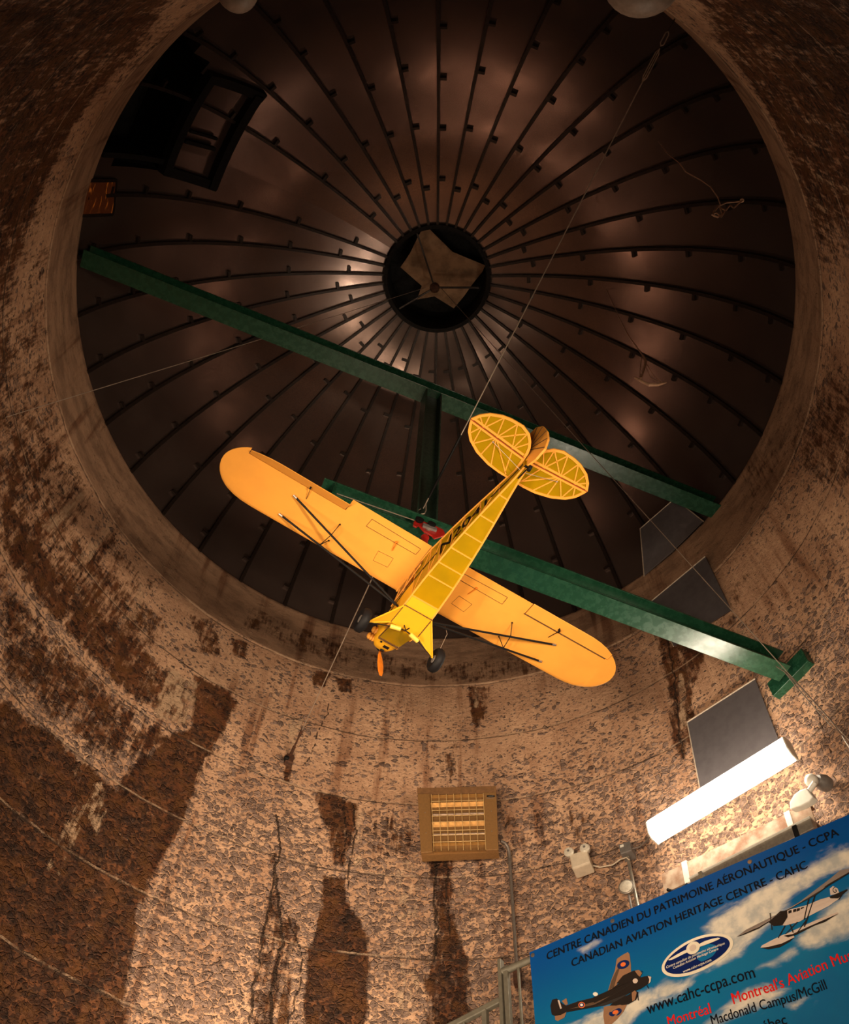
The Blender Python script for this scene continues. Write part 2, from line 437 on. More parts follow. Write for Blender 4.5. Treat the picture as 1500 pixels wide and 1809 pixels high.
def sub_build(mb, name, mat, parent, **kw):
    """child of a part (parts sit at identity under their thing): world coords -> thing coords"""
    root = parent.parent if parent.parent else parent
    inv = root.matrix_basis.inverted()
    if parent.parent is None and parent.type == 'MESH':
        inv = Matrix.Translation(-parent.location)
    bmesh.ops.transform(mb.bm, matrix=inv, verts=mb.bm.verts[:])
    o = mb.build(name, mat, parent, local=True, **kw)
    return o

def structure(o): o['kind'] = 'structure'; return o

def raw_mesh(name, verts, faces, mat, parent=None, smooth=False):
    me = bpy.data.meshes.new(name); me.from_pydata([tuple(v) for v in verts], [], [tuple(f) for f in faces]); me.update()
    me.materials.append(mat)
    if smooth: me.polygons.foreach_set('use_smooth', [True] * len(me.polygons))
    o = bpy.data.objects.new(name, me); link(o, parent); return o

# ================================================================== STRUCTURE
# ---- painted stain and shade maps for the wall, outlines traced on the cylinder (arc length, height)
def to_uv(pts): 
    out = []
    for x, y in pts:
        p = at_wall(x, y); out.append((math.atan2(p[0], p[1]) * R0, p[2]))
    return np.array(out)
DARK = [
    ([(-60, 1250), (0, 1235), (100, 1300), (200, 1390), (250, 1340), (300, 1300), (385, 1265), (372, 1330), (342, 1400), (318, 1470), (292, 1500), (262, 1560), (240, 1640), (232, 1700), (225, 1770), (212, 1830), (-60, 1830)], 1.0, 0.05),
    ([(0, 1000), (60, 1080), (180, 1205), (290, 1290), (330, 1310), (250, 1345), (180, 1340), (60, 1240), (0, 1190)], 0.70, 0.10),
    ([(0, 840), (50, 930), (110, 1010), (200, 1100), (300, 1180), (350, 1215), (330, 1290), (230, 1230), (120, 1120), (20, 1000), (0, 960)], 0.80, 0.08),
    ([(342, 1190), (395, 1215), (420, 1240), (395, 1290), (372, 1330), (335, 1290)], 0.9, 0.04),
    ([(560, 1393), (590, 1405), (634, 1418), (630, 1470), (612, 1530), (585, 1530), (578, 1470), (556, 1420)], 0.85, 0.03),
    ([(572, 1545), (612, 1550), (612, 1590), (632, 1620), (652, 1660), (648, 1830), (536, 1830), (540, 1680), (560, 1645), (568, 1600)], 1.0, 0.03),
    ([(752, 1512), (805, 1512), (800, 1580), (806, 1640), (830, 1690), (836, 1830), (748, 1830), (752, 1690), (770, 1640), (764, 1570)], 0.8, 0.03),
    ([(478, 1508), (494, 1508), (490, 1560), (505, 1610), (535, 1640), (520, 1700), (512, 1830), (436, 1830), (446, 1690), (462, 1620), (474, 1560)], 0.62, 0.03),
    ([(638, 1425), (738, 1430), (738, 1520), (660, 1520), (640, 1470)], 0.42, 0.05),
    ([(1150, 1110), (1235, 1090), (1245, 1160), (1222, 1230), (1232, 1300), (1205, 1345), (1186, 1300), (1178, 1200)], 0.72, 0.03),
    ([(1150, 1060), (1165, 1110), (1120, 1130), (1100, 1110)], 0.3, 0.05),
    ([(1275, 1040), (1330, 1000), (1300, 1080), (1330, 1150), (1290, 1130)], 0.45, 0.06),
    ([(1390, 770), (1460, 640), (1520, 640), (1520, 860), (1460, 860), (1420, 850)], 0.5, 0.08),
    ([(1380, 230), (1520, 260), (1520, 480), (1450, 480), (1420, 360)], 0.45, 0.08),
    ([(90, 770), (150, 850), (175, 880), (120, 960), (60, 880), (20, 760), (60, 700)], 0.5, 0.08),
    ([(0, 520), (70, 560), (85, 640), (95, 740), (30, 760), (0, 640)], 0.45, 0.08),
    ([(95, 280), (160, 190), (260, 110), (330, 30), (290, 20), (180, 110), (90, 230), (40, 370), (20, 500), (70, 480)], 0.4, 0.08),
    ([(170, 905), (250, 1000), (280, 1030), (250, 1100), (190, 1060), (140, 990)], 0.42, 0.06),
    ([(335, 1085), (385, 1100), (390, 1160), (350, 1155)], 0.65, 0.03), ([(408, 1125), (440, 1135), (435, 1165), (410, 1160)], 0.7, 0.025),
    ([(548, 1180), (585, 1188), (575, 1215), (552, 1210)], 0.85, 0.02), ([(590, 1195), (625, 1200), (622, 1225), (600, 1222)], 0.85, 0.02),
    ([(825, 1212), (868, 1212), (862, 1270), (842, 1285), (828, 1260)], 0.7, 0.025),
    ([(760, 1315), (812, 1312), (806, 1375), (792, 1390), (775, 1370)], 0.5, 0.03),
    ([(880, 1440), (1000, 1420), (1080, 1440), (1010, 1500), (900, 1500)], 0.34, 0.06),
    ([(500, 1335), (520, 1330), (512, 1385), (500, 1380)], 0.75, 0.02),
    ([(440, 1060), (560, 1110), (700, 1150), (880, 1160), (1000, 1130), (1000, 1175), (860, 1205), (690, 1195), (560, 1160), (430, 1105)], 0.46, 0.05),  # ring dirt, deepened to paint in the wing's shadow
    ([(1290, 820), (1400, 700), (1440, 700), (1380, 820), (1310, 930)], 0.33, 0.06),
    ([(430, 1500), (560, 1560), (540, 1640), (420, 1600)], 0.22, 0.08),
    ([(-40, -40), (340, -40), (260, 80), (170, 170), (100, 290), (50, 420), (20, 560), (-40, 560)], 0.75, 0.15),  # shade painted over the upper left rear wall
    ([(1200, -40), (1540, -40), (1540, 420), (1440, 420), (1400, 300), (1330, 160), (1260, 70)], 0.75, 0.15),  # same painted shade on the upper right rear wall
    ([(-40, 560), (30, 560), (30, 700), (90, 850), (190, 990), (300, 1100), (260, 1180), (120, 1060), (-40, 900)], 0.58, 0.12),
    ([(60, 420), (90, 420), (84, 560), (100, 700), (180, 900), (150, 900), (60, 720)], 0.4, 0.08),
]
WHITE = [
    ([(300, 1175), (352, 1205), (345, 1265), (320, 1285), (268, 1262), (285, 1210)], 0.62, 0.03),
    ([(165, 1385), (190, 1375), (185, 1450), (172, 1480), (150, 1440)], 0.5, 0.02), ([(135, 1320), (155, 1335), (140, 1380), (122, 1370)], 0.5, 0.02),
    ([(120, 1430), (160, 1400), (135, 1490), (100, 1560), (80, 1540)], 0.34, 0.04),
    ([(512, 1270), (535, 1272), (520, 1320), (505, 1330)], 0.7, 0.015), ([(690, 1520), (745, 1518), (742, 1640), (735, 1830), (690, 1830), (700, 1640)], 0.42, 0.03),
    ([(808, 1530), (830, 1530), (832, 1620), (812, 1620)], 0.42, 0.02), ([(100, 905), (150, 860), (160, 870), (90, 945), (72, 930)], 0.55, 0.015),
    ([(140, 985), (190, 915), (200, 925), (180, 960), (150, 1000)], 0.6, 0.012), ([(225, 1085), (248, 1030), (262, 1030), (240, 1100)], 0.5, 0.012),
    ([(1196, 1190), (1208, 1190), (1216, 1290), (1202, 1290)], 0.6, 0.012), ([(1290, 1105), (1312, 1100), (1345, 1150), (1330, 1152)], 0.5, 0.015),
    ([(770, 1318), (790, 1318), (786, 1380), (772, 1380)], 0.4, 0.02), ([(836, 1215), (848, 1215), (846, 1250), (838, 1250)], 0.5, 0.012),
    ([(625, 1430), (645, 1430), (640, 1530), (624, 1530)], 0.5, 0.015), ([(260, 1500), (345, 1480), (330, 1560), (270, 1580)], 0.12, 0.05),
    ([(1440, 300), (1500, 330), (1500, 345), (1440, 315)], 0.5, 0.015), ([(1425, 345), (1500, 390), (1500, 402), (1430, 360)], 0.5, 0.015),
]
CRACK = [([(488, 1440), (497, 1500), (486, 1530), (480, 1580), (470, 1640), (458, 1700), (448, 1760), (440, 1830)], 0.012),
         ([(486, 1530), (492, 1600), (500, 1660), (480, 1740), (478, 1830)], 0.014), ([(497, 1600), (520, 1650), (536, 1690), (525, 1760), (505, 1830)], 0.010),
         ([(622, 1420), (628, 1470), (618, 1530), (612, 1570)], 0.010), ([(606, 1425), (612, 1480), (606, 1530)], 0.009),
         ([(583, 1240), (572, 1275), (562, 1290), (558, 1310), (545, 1345), (535, 1352)], 0.007), ([(770, 1515), (768, 1580), (774, 1640), (766, 1700)], 0.012),
         ([(790, 1515), (788, 1570), (796, 1650)], 0.010), ([(1440, 1240), (1452, 1290), (1470, 1330)], 0.006), ([(1180, 1130), (1192, 1200), (1200, 1290), (1208, 1340)], 0.010)]

def seg_dist(U, V, a, b):
    d = b - a; L = d @ d + 1e-12
    t = np.clip(((U - a[0]) * d[0] + (V - a[1]) * d[1]) / L, 0, 1)
    return np.hypot(U - a[0] - t * d[0], V - a[1] - t * d[1])
def poly_field(U, V, P, soft):
    out = np.zeros(U.shape); m = (U > P[:, 0].min() - 3*soft) & (U < P[:, 0].max() + 3*soft) & (V > P[:, 1].min() - 3*soft) & (V < P[:, 1].max() + 3*soft)
    if not m.any(): return out
    u, v = U[m], V[m]; ins = np.zeros(u.shape, bool); dist = np.full(u.shape, 9.0)
    for i in range(len(P)):
        a, b = P[i], P[(i+1) % len(P)]
        c = ((a[1] > v) != (b[1] > v)) & (u < (b[0] - a[0]) * (v - a[1]) / (b[1] - a[1] + 1e-12) + a[0])
        ins ^= c; dist = np.minimum(dist, seg_dist(u, v, a, b))
    t = np.clip(np.where(ins, dist, -dist) / soft * 0.5 + 0.5, 0, 1)
    out[m] = t * t * (3 - 2 * t); return out

def build_wall():
    azs = np.concatenate([np.arange(-180, -82, 1.5), np.arange(-82, 82, 0.24), np.arange(82, 180, 1.5)])
    prof = [(R0, z) for z in np.arange(-1.6, 2.6, 0.2)] + [(R0, z) for z in np.arange(2.6, 7.26, 0.0135)]
    prof += [(R0, 7.262), (R0 + 0.001, 7.281), (R0 - 0.006, 7.284)]
    prof += [(R0 - 0.006 + (R_RING - 0.01 - R0) * t, 7.284 + (Z_RING - 0.03 - 7.284) * t) for t in np.linspace(0.03, 1, 26)]
    prof += [(R_RING + 0.004, Z_RING - 0.006), (R_RING + 0.03, Z_RING), (R_RING + 0.16, Z_RING), (R_RING + 0.16, Z_RING - 0.2)]
    prof = np.array(prof); na, nz = len(azs), len(prof)
    aa = np.radians(azs)
    X = prof[:, 0][:, None] * np.sin(aa); Y = prof[:, 0][:, None] * np.cos(aa); Zz = np.repeat(prof[:, 1][:, None], na, 1)
    co = np.stack([X, Y, Zz], -1).reshape(-1, 3)
    idx = np.arange(na * nz).reshape(nz, na)
    nxt = np.roll(idx, -1, 1)
    quads = np.stack([idx[:-1], idx[1:], nxt[1:], nxt[:-1]], -1).reshape(-1, 4)
    me = bpy.data.meshes.new('wall_round')
    me.vertices.add(len(co)); me.vertices.foreach_set('co', co.ravel())
    me.loops.add(quads.size); me.loops.foreach_set('vertex_index', quads.ravel().astype(np.int32))
    me.polygons.add(len(quads)); me.polygons.foreach_set('loop_start', np.arange(0, quads.size, 4, dtype=np.int32))
    me.polygons.foreach_set('use_smooth', np.ones(len(quads), bool))
    me.update(calc_edges=True); me.validate()
    U = (np.repeat(aa[None], nz, 0) * R0).ravel(); V = Zz.ravel()
    uvl = me.uv_layers.new(name='wall')
    uvv = np.stack([U, V], -1)[quads.ravel()].reshape(-1, 4, 2)
    wrap = (uvv[:, :, 0].max(1) - uvv[:, :, 0].min(1)) > 5
    uvv[wrap, :, 0] = np.where(uvv[wrap, :, 0] < 0, uvv[wrap, :, 0] + 2 * PI * R0, uvv[wrap, :, 0])
    uvl.data.foreach_set('uv', uvv.ravel())
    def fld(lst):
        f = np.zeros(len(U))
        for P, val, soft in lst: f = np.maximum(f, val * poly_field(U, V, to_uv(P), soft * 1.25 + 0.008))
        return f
    ck = np.zeros(len(U))
    for P, w in CRACK:
        P = to_uv(P); Q = [P[0]]
        for a, b in zip(P, P[1:]):
            L = np.hypot(*(b - a)); nn = max(1, int(L / 0.05)); nrm = A(-(b - a)[1], (b - a)[0]) / L
            for k in range(1, nn + 1): Q.append(a + (b - a) * k / nn + nrm * rng.normal(0, 0.009))
        P = np.array(Q); w = w * 0.62
        for a, b in zip(P, P[1:]):
            m = (np.abs(U - (a[0]+b[0]) / 2) < 0.6) & (np.abs(V - (a[1]+b[1]) / 2) < 0.6)
            ck[m] = np.maximum(ck[m], np.clip(1.25 - seg_dist(U[m], V[m], a, b) / w * 0.6, 0, 1))
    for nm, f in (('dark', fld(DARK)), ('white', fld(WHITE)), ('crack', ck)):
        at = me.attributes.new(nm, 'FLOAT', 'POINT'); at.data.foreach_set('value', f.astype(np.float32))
    me.materials.append(M['concrete'])
    o = bpy.data.objects.new('wall_round', me); link(o); structure(o)
    o['label'] = 'curved concrete silo wall with pour joints and dark water stains and painted shade'
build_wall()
mb = MB(); mb.lathe((0, 0, -1.75), (0, 0, 1), [(R0 + 0.15, 0), (R0 + 0.15, 0.15)], 96)
structure(mb.build('floor', simple('dark_floor', (0.05, 0.042, 0.035), 0.7)))

# ---- dome shell of 38 flat gores
NG = 38; STEP = 360.0 / NG; PHASE = 2.7 + STEP * 0.5
TH0, TH1 = math.asin(R_OC / DR), math.acos((Z_RING - DC) / DR)
HATCH_PX = [(345, 62), (366, 128), (285, 297), (168, 275), (150, 180), (240, 60), (300, 10)]
AMBER_PX = [(140, 318), (204, 318), (198, 378), (140, 380)]
def inside(px, py, P):
    c = False; n = len(P)
    for i in range(n):
        (x0, y0), (x1, y1) = P[i], P[(i+1) % n]
        if (y0 > py) != (y1 > py) and px < (x1 - x0) * (py - y0) / (y1 - y0) + x0: c = not c
    return c
rib_az = [PHASE + STEP * (k - 0.5) for k in range(NG)]          # ribs at 2.7 + k*STEP
def dome_pt(az, th, r=DR):
    a = math.radians(az); return A(math.sin(a) * math.sin(th) * r, math.cos(a) * math.sin(th) * r, DC + math.cos(th) * r)
vs, fs = [], []
for k in range(NG):
    a0, a1 = rib_az[k], rib_az[k] + STEP
    ths = np.linspace(TH0 - 0.01, TH1 + 0.02, 44); cols = np.linspace(0, 1, 5)
    b = len(vs)
    for th in ths:
        p, q = dome_pt(a0, th), dome_pt(a1, th)
        for c in cols:
            vs.append(p * (1 - c) + q * c)
    for i in range(len(ths) - 1):
        for j in range(4):
            q = (b + i*5 + j, b + i*5 + j+1, b + (i+1)*5 + j+1, b + (i+1)*5 + j)
            ctr = (vs[q[0]] + vs[q[2]]) / 2
            x, y, zc = proj(ctr)
            if zc > 0.5 and (inside(x, y, HATCH_PX)): continue
            fs.append(q)
dome = raw_mesh('ceiling', vs, fs, M['dome'], smooth=True); structure(dome)
dome['label'] = 'domed ceiling of dull galvanised sheet panels'

# hood behind the roof opening
mb = MB()
inner = [at_dome(x, y, DR + 0.02) for x, y in HATCH_PX]; outer = [p + (p - A(0, 0, DC)) * 0.16 + A(0, 0, 0.1) for p in inner]
a = mb.verts(inner); b = mb.verts(outer); n_ = len(a); mb.face(b)
for i in range(n_): mb.face([a[i], a[(i+1) % n_], b[(i+1) % n_], b[i]])
hood = mb.build('window_2', M['blackmatte']); structure(hood); hood['label'] = 'black roof opening hood beside the sliding hatch'

# ================================================================== DOME FITTINGS
def make_rib(az, parent_label):
    ths = np.linspace(TH0 - 0.005, TH1 + 0.012, 40)
    a = math.radians(az); t = A(math.cos(a), -math.sin(a), 0)
    mb = MB(); rings = []
    for th in ths:
        p = dome_pt(az, th, DR * math.cos(math.radians(STEP / 2)) if False else DR)
        nrm = -(p - A(0, 0, DC)) / DR
        w, h = 0.013 + 0.006 * math.sin(th), 0.040
        rings.append(mb.verts([p - t*w + nrm*0.0, p - t*w*0.9 + nrm*h, p + t*w*0.9 + nrm*h, p + t*w]))
    for x, y in zip(rings, rings[1:]):
        for k in range(4): mb.face([x[k], x[(k+1) % 4], y[(k+1) % 4], y[k]])
    mb.face(rings[0]); mb.face(rings[-1][::-1])
    o = mb.build('roof_rib', M['rib']); tag(o, parent_label, 'roof rib', 'roof ribs of the dome')
    return o
RIB_LABEL = 'dark narrow seam rib with small clips running from the dome centre ring to its rim'
CLIP_TH = [0.335, 0.535, 0.735, 0.93, 1.12, 1.29]
for k, az in enumerate(rib_az):
    azn = (az + 180) % 360 - 180
    if -123 < azn < -112: continue                      # covered by the wide hatch panel
    rib = make_rib(az, RIB_LABEL)
    a = math.radians(az); t = A(math.cos(a), -math.sin(a), 0)
    sgn = -1 if True else 1
    for j, th in enumerate(CLIP_TH):
        th = th + 0.022 * math.sin(3.1 * k + j)
        p = dome_pt(az, th); nrm = -(p - A(0, 0, DC)) / DR; d = np.cross(nrm, t)
        c = MB(); c.box(p + t * sgn * 0.048 + nrm * 0.020, t * 0.034, d * 0.017, nrm * 0.016)
        sub_build(c, 'clip', M['rib'], rib)

# centre ventilator
OC = A(0, 0, 10.89)
vent = thing('roof_ventilator', 'black round ventilator throat at the dome centre with a rusty plate inside', 'ventilator', (0, 0, 10.80))
mb = MB(); zt = DC + math.cos(TH0) * DR
def ring_tube(mb, r0, r1, z0, z1, seg=72):
    q = []
    for r, z in ((r1, z0), (r0, z0), (r0, z1), (r1, z1)):
        q.append(mb.verts([(math.sin(a) * r, math.cos(a) * r, z) for a in np.arange(seg) * 2 * PI / seg]))
    for i in range(4):
        x, y = q[i], q[(i+1) % 4]
        for k in range(seg): mb.face([x[k], x[(k+1) % seg], y[(k+1) % seg], y[k]])
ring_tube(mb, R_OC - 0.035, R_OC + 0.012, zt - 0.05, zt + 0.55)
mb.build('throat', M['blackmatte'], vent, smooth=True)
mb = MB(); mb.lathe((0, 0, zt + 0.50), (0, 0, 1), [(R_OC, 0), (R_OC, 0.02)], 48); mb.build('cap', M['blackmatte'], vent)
star = [(640, 205), (700, 198), (880, 375), (1135, 480), (1112, 532), (1040, 620), (970, 720), (890, 815), (740, 722), (605, 745), (640, 640), (475, 495), (550, 385), (605, 270)]
mb = MB(); mb.prism([at_z(600 + x * 340 / 1500, 360 + y * 340 / 1500, zt + 0.30) for x, y in star], (0, 0, 0.015))
pl_ = mb.build('baffle_plate', M['rustplate'], vent); pl_['label'] = 'rust stained star shaped plate'
mb = MB(); hub = at_z(768, 508, zt + 0.04)
for az in (-36, 100, 205):
    pass
for q in ((737, 412), (846, 508), (705, 545)):
    e = at_z(*q, zt + 0.04); d = e - hub; e2 = hub + d * ((R_OC - 0.03) / np.linalg.norm(e[:2]) if np.linalg.norm(e[:2]) > 0.3 else 1)
    mb.bar(hub, e, 0.018, 0.03)
mb.build('spider_arm', M['rib'], vent)
mb = MB(); mb.lathe(hub - A(0, 0, 0.05), (0, 0, 1), [(0.03, 0), (0.06, 0.02), (0.06, 0.06), (0.045, 0.11), (0.02, 0.13)], 12); mb.build('hub', M['rust'], vent, smooth=True)

# sliding roof hatch frame
hatch = thing('roof_hatch', 'dark framed sliding roof hatch with two rails beside the black opening', 'hatch', at_dome(372, 230))
def dome_bar(px0, px1, w, h, off, parent, name, mat, n=8):
    mb = MB(); pts = []
    p0, p1 = at_dome(*px0), at_dome(*px1); rings = []
    for t in np.linspace(0, 1, n):
        p = p0 * (1 - t) + p1 * t; v = p - A(0, 0, DC); v /= np.linalg.norm(v); p = A(0, 0, DC) + v * (DR - off); pts.append((p, v))
    for i, (p, v) in enumerate(pts):
        d = pts[min(i+1, n-1)][0] - pts[max(i-1, 0)][0]; d /= np.linalg.norm(d); s = np.cross(d, v)
        rings.append(mb.verts([p - s*w/2, p - s*w/2 - v*h, p + s*w/2 - v*h, p + s*w/2]))
    for x, y in zip(rings, rings[1:]):
        for k in range(4): mb.face([x[k], x[(k+1) % 4], y[(k+1) % 4], y[k]])
    mb.face(rings[0]); mb.face(rings[-1][::-1])
    return mb.build(name, mat, parent)
dome_bar((371, 122), (284, 300), 0.10, 0.09, 0.0, hatch, 'rail', M['black'])
dome_bar((452, 160), (368, 328), 0.10, 0.09, 0.0, hatch, 'rail', M['black'])
dome_bar((366, 130), (462, 166), 0.09, 0.07, 0.0, hatch, 'head_bar', M['black'])
dome_bar((284, 296), (378, 326), 0.09, 0.07, 0.0, hatch, 'sill_bar', M['black'])
dome_bar((320, 243), (374, 258), 0.035, 0.04, 0.03, hatch, 'cross_bar', M['black'])
dome_bar((330, 226), (378, 240), 0.025, 0.03, 0.03, hatch, 'cross_bar', M['black'])
dome_bar((176, 268), (290, 283), 0.05, 0.05, 0.0, hatch, 'guide_strip', M['black'])
# amber glow on the dome, given as an emitting patch with an added frame
am = MB(); P_ = [at_dome(x, y, DR - 0.012) for x, y in AMBER_PX]
inn = [p - (p - A(0, 0, DC)) / DR * 0.01 for p in P_]
am.prism(P_, -(P_[0] - A(0, 0, DC)) / DR * 0.012)
aw = am.build('glow_patch', M['amberglow']); structure(aw); aw['label'] = 'small amber glow patch low in the dome, built to emit'
fr = MB()
for i in range(4): fr.bar(P_[i], P_[(i+1) % 4], 0.03, 0.03, up=P_[0] - A(0, 0, DC))
sub_build(fr, 'added_patch_frame', M['rib'], aw)

# ================================================================== STEEL BEAMS
BD = A(0.944, 0.331, 0); BD /= np.linalg.norm(BD); BN = A(-BD[1], BD[0], 0); BP = A(0, 0.45, 0)
def i_beam(mb, p, q, w, h, tf=0.014, tw=0.012):
    """p, q: centre of the bottom flange underside"""
    u = A(0, 0, 1)
    mb.bar(p + u * tf/2, q + u * tf/2, w, tf)
    mb.bar(p + u * (h - tf/2), q + u * (h - tf/2), w, tf)
    mb.bar(p + u * (tf + h - tf) / 2, q + u * (tf + h - tf) / 2, tw, h - 2*tf)
ZU, ZL = 8.15, 5.45
def on_line(x, z): return BP + BD * (x / BD[0]) + A(0, 0, z)
mb = MB(); i_beam(mb, on_line(-3.16, ZU), on_line(2.96, ZU), 0.163, 0.19)
tag(mb.build('steel_beam', M['green'], bevel=0.002), 'upper green steel I-beam spanning the dome rim from side to side', 'beam')
beam2 = thing('steel_beam', 'lower green steel I-beam from the wall plate to behind the yellow airplane', 'beam', on_line(1.2, ZL))
mb = MB(); i_beam(mb, on_line(-0.70, ZL), on_line(2.74, ZL), 0.156, 0.19); mb.build('beam', M['green'], beam2, bevel=0.002)
e0, e1 = at_z(1365, 1229, ZL - 0.005), at_z(1427, 1166, ZL - 0.005)
pd = (e1 - e0) / np.linalg.norm(e1 - e0); pn = np.cross(pd, A(0, 0, 1)); 
if pn @ e0 < 0: pn = -pn
mb = MB(); mb.box((e0 + e1) / 2 + pn * 0.05 + A(0, 0, 0.07), pd * np.linalg.norm(e1 - e0) / 2, pn * 0.05, A(0, 0, 0.075))
mb.build('wall_plate', M['green'], beam2, bevel=0.004)
c = MB(); ep = on_line(-0.62, ZL)
c.box(ep + A(0, 0, 0.10) - BN * 0.05, BD * 0.012, BN * 0.03, A(0, 0, 0.07)); c.build('end_stop', M['green'], beam2)
post = MB()
pc = on_line(0.02, 0)
for s in (-1, 1): post.box(pc + BD * s * 0.073 + A(0, 0, (ZL + 0.19 + ZU) / 2), BD * 0.006, BN * 0.075, A(0, 0, (ZU - ZL - 0.19) / 2))
post.box(pc + A(0, 0, (ZL + 0.19 + ZU) / 2), BD * 0.073, BN * 0.005, A(0, 0, (ZU - ZL - 0.19) / 2))
tag(post.build('hanger_post', simple('dark_green_paint', (0.022, 0.045, 0.03), 0.4), None), 'dark vertical steel post hanging from the upper beam down to the lower beam', 'post')

# red trolley clamped on the lower beam
tr = thing('hoist_trolley', 'red hoist trolley clamped on the lower green beam behind the airplane tail', 'trolley', on_line(0.02, ZL - 0.15))
pl0 = on_line(0, ZL) - BN * 0.10
TPX = [(1055, 522), (1090, 512), (1175, 530), (1290, 575), (1392, 622), (1412, 668), (1395, 692), (1290, 724), (1262, 690), (1170, 640), (1112, 575), (1082, 592), (1045, 572)]
tp = [at_plane(570 + x * .15333, 840 + y * .15333, pl0, BN) for x, y in TPX]
for s in (0, 1):
    mb = MB(); mb.prism([p + BN * (0.20 * s) for p in tp], BN * 0.012); mb.build('side_plate', M['red'], tr, bevel=0.002)
ctr = sum(tp) / len(tp)
mb = MB(); mb.tube([ctr - A(0, 0, 0.02), ctr - A(0, 0, 0.02) + BN * 0.21], 0.016, 12); mb.build('axle', M['steel'], tr, smooth=True)
for dx in (-0.07, 0.02):
    mb = MB(); mb.lathe(ctr + BD * dx + A(0, 0, 0.045) - BN * 0.012, BN, [(0.012, -0.015), (0.03, -0.012), (0.03, 0.0), (0.022, 0.012)], 16); mb.build('wheel', M['black'], tr, smooth=True)
mb = MB(); mb.box(ctr - BN * 0.008 + BD * 0.01 + A(0, 0, 0.005), BD * 0.05, BN * 0.008, A(0, 0, 0.018)); mb.build('name_plate', M['greybox'], tr)
lug = ctr - A(0, 0, 0.05) + BN * 0.05
mb = MB(); mb.lathe(lug - A(0, 0, 0.14), (0, 0, 1), [(0.024, 0), (0.028, 0.012), (0.022, 0.02), (0.022, 0.11), (0.03, 0.14)], 16); mb.build('lug', M['red'], tr, smooth=True)
mb = MB(); mb.lathe(lug - A(0, 0, 0.155), (0, 0, 1), [(0.03, 0), (0.034, 0.006), (0.03, 0.014)], 16); mb.build('washer', M['steel'], tr, smooth=True)
mb = MB(); mb.tube([on_line(-0.60, ZL + 0.018) - BN * 0.083, tp[0] - BN * 0.004], 0.0035, 6)  # flange edge highlight, modelled as a thin bright tube
tag(mb.build('flange_glint', M['wire'], smooth=True), 'thin bright highlight along the lower beam edge left of the red trolley, built as a tube', 'wire')

# ================================================================== GREY COVER SHEETS
def wall_sheet(px, name, label, r=3.185, on_dome=False):
    t = thing(name, label, 'sheet', at_dome(*px[0], DR - 0.03) if on_dome else at_wall(*px[0], r), group='grey cover sheets')
    g = lambda x, y, o: at_dome(x, y, DR - 0.05 - o) if on_dome else at_wall(x, y, r - o)
    N = 10; P = [np.array(p, float) for p in px]
    mb = MB(); top, bot = [], []
    for off, lst in ((0.006, top), (0.0, bot)):
        for i in range(N + 1):
            row = []
            for j in range(N + 1):
                u, v = i / N, j / N
                p = P[0]*(1-u)*(1-v) + P[1]*u*(1-v) + P[2]*u*v + P[3]*(1-u)*v
                row.append(g(p[0], p[1], off))
            lst.append([mb.bm.verts.new(Vector(q)) for q in row])
    for lst in (top, bot):
        for i in range(N):
            for j in range(N): mb.face([lst[i][j], lst[i+1][j], lst[i+1][j+1], lst[i][j+1]])
    for i in range(N):
        mb.face([top[i][0], top[i+1][0], bot[i+1][0], bot[i][0]]); mb.face([top[i][N], top[i+1][N], bot[i+1][N], bot[i][N]])
        mb.face([top[0][i], top[0][i+1], bot[0][i+1], bot[0][i]]); mb.face([top[N][i], top[N][i+1], bot[N][i+1], bot[N][i]])
    mb.build('sheet', M['sheet'], t)
    e = MB(); e.tube([g(*(P[0]*(1-k) + P[1]*k), 0.006) for k in np.linspace(0, 1, 9)], 0.007, 6); e.build('top_edge_highlight', M['edge_highlight'], t)
    e = MB(); e.tube([g(*(P[0]*(1-k) + P[3]*k), 0.006) for k in np.linspace(0, 1, 9)], 0.005, 6); e.build('side_edge_highlight', M['edge_highlight'], t)
    return t
wall_sheet([(1214, 1276), (1334, 1199), (1392, 1350), (1244, 1432)], 'cover_sheet', 'grey metal cover sheet on the wall just above the lit fluorescent fixture')
wall_sheet([(1152, 1061), (1246, 983), (1292, 1078), (1190, 1142)], 'cover_sheet', 'grey metal cover sheet between the two green beams on the upper wall band', r=3.17)
# dome cover: five-sided
t = thing('cover_sheet', 'grey metal cover sheet on the dome under the right end of the upper beam', 'sheet', at_dome(1190, 930), group='grey cover sheets')
PX5 = [(1131, 934), (1192, 881), (1243, 921), (1215, 949), (1188, 976), (1138, 1018)]
mb = MB(); pts = [at_dome(x, y, DR - 0.05) for x, y in PX5]; mb.prism(pts, -(pts[0] - A(0, 0, DC)) / DR * 0.008); mb.build('sheet', M['sheet'], t)
e = MB(); e.tube([at_dome(*PX5[i], DR - 0.06) for i in (5, 0, 1, 2)], 0.006, 6); e.build('edge_highlight_strip', M['edge_highlight'], t)

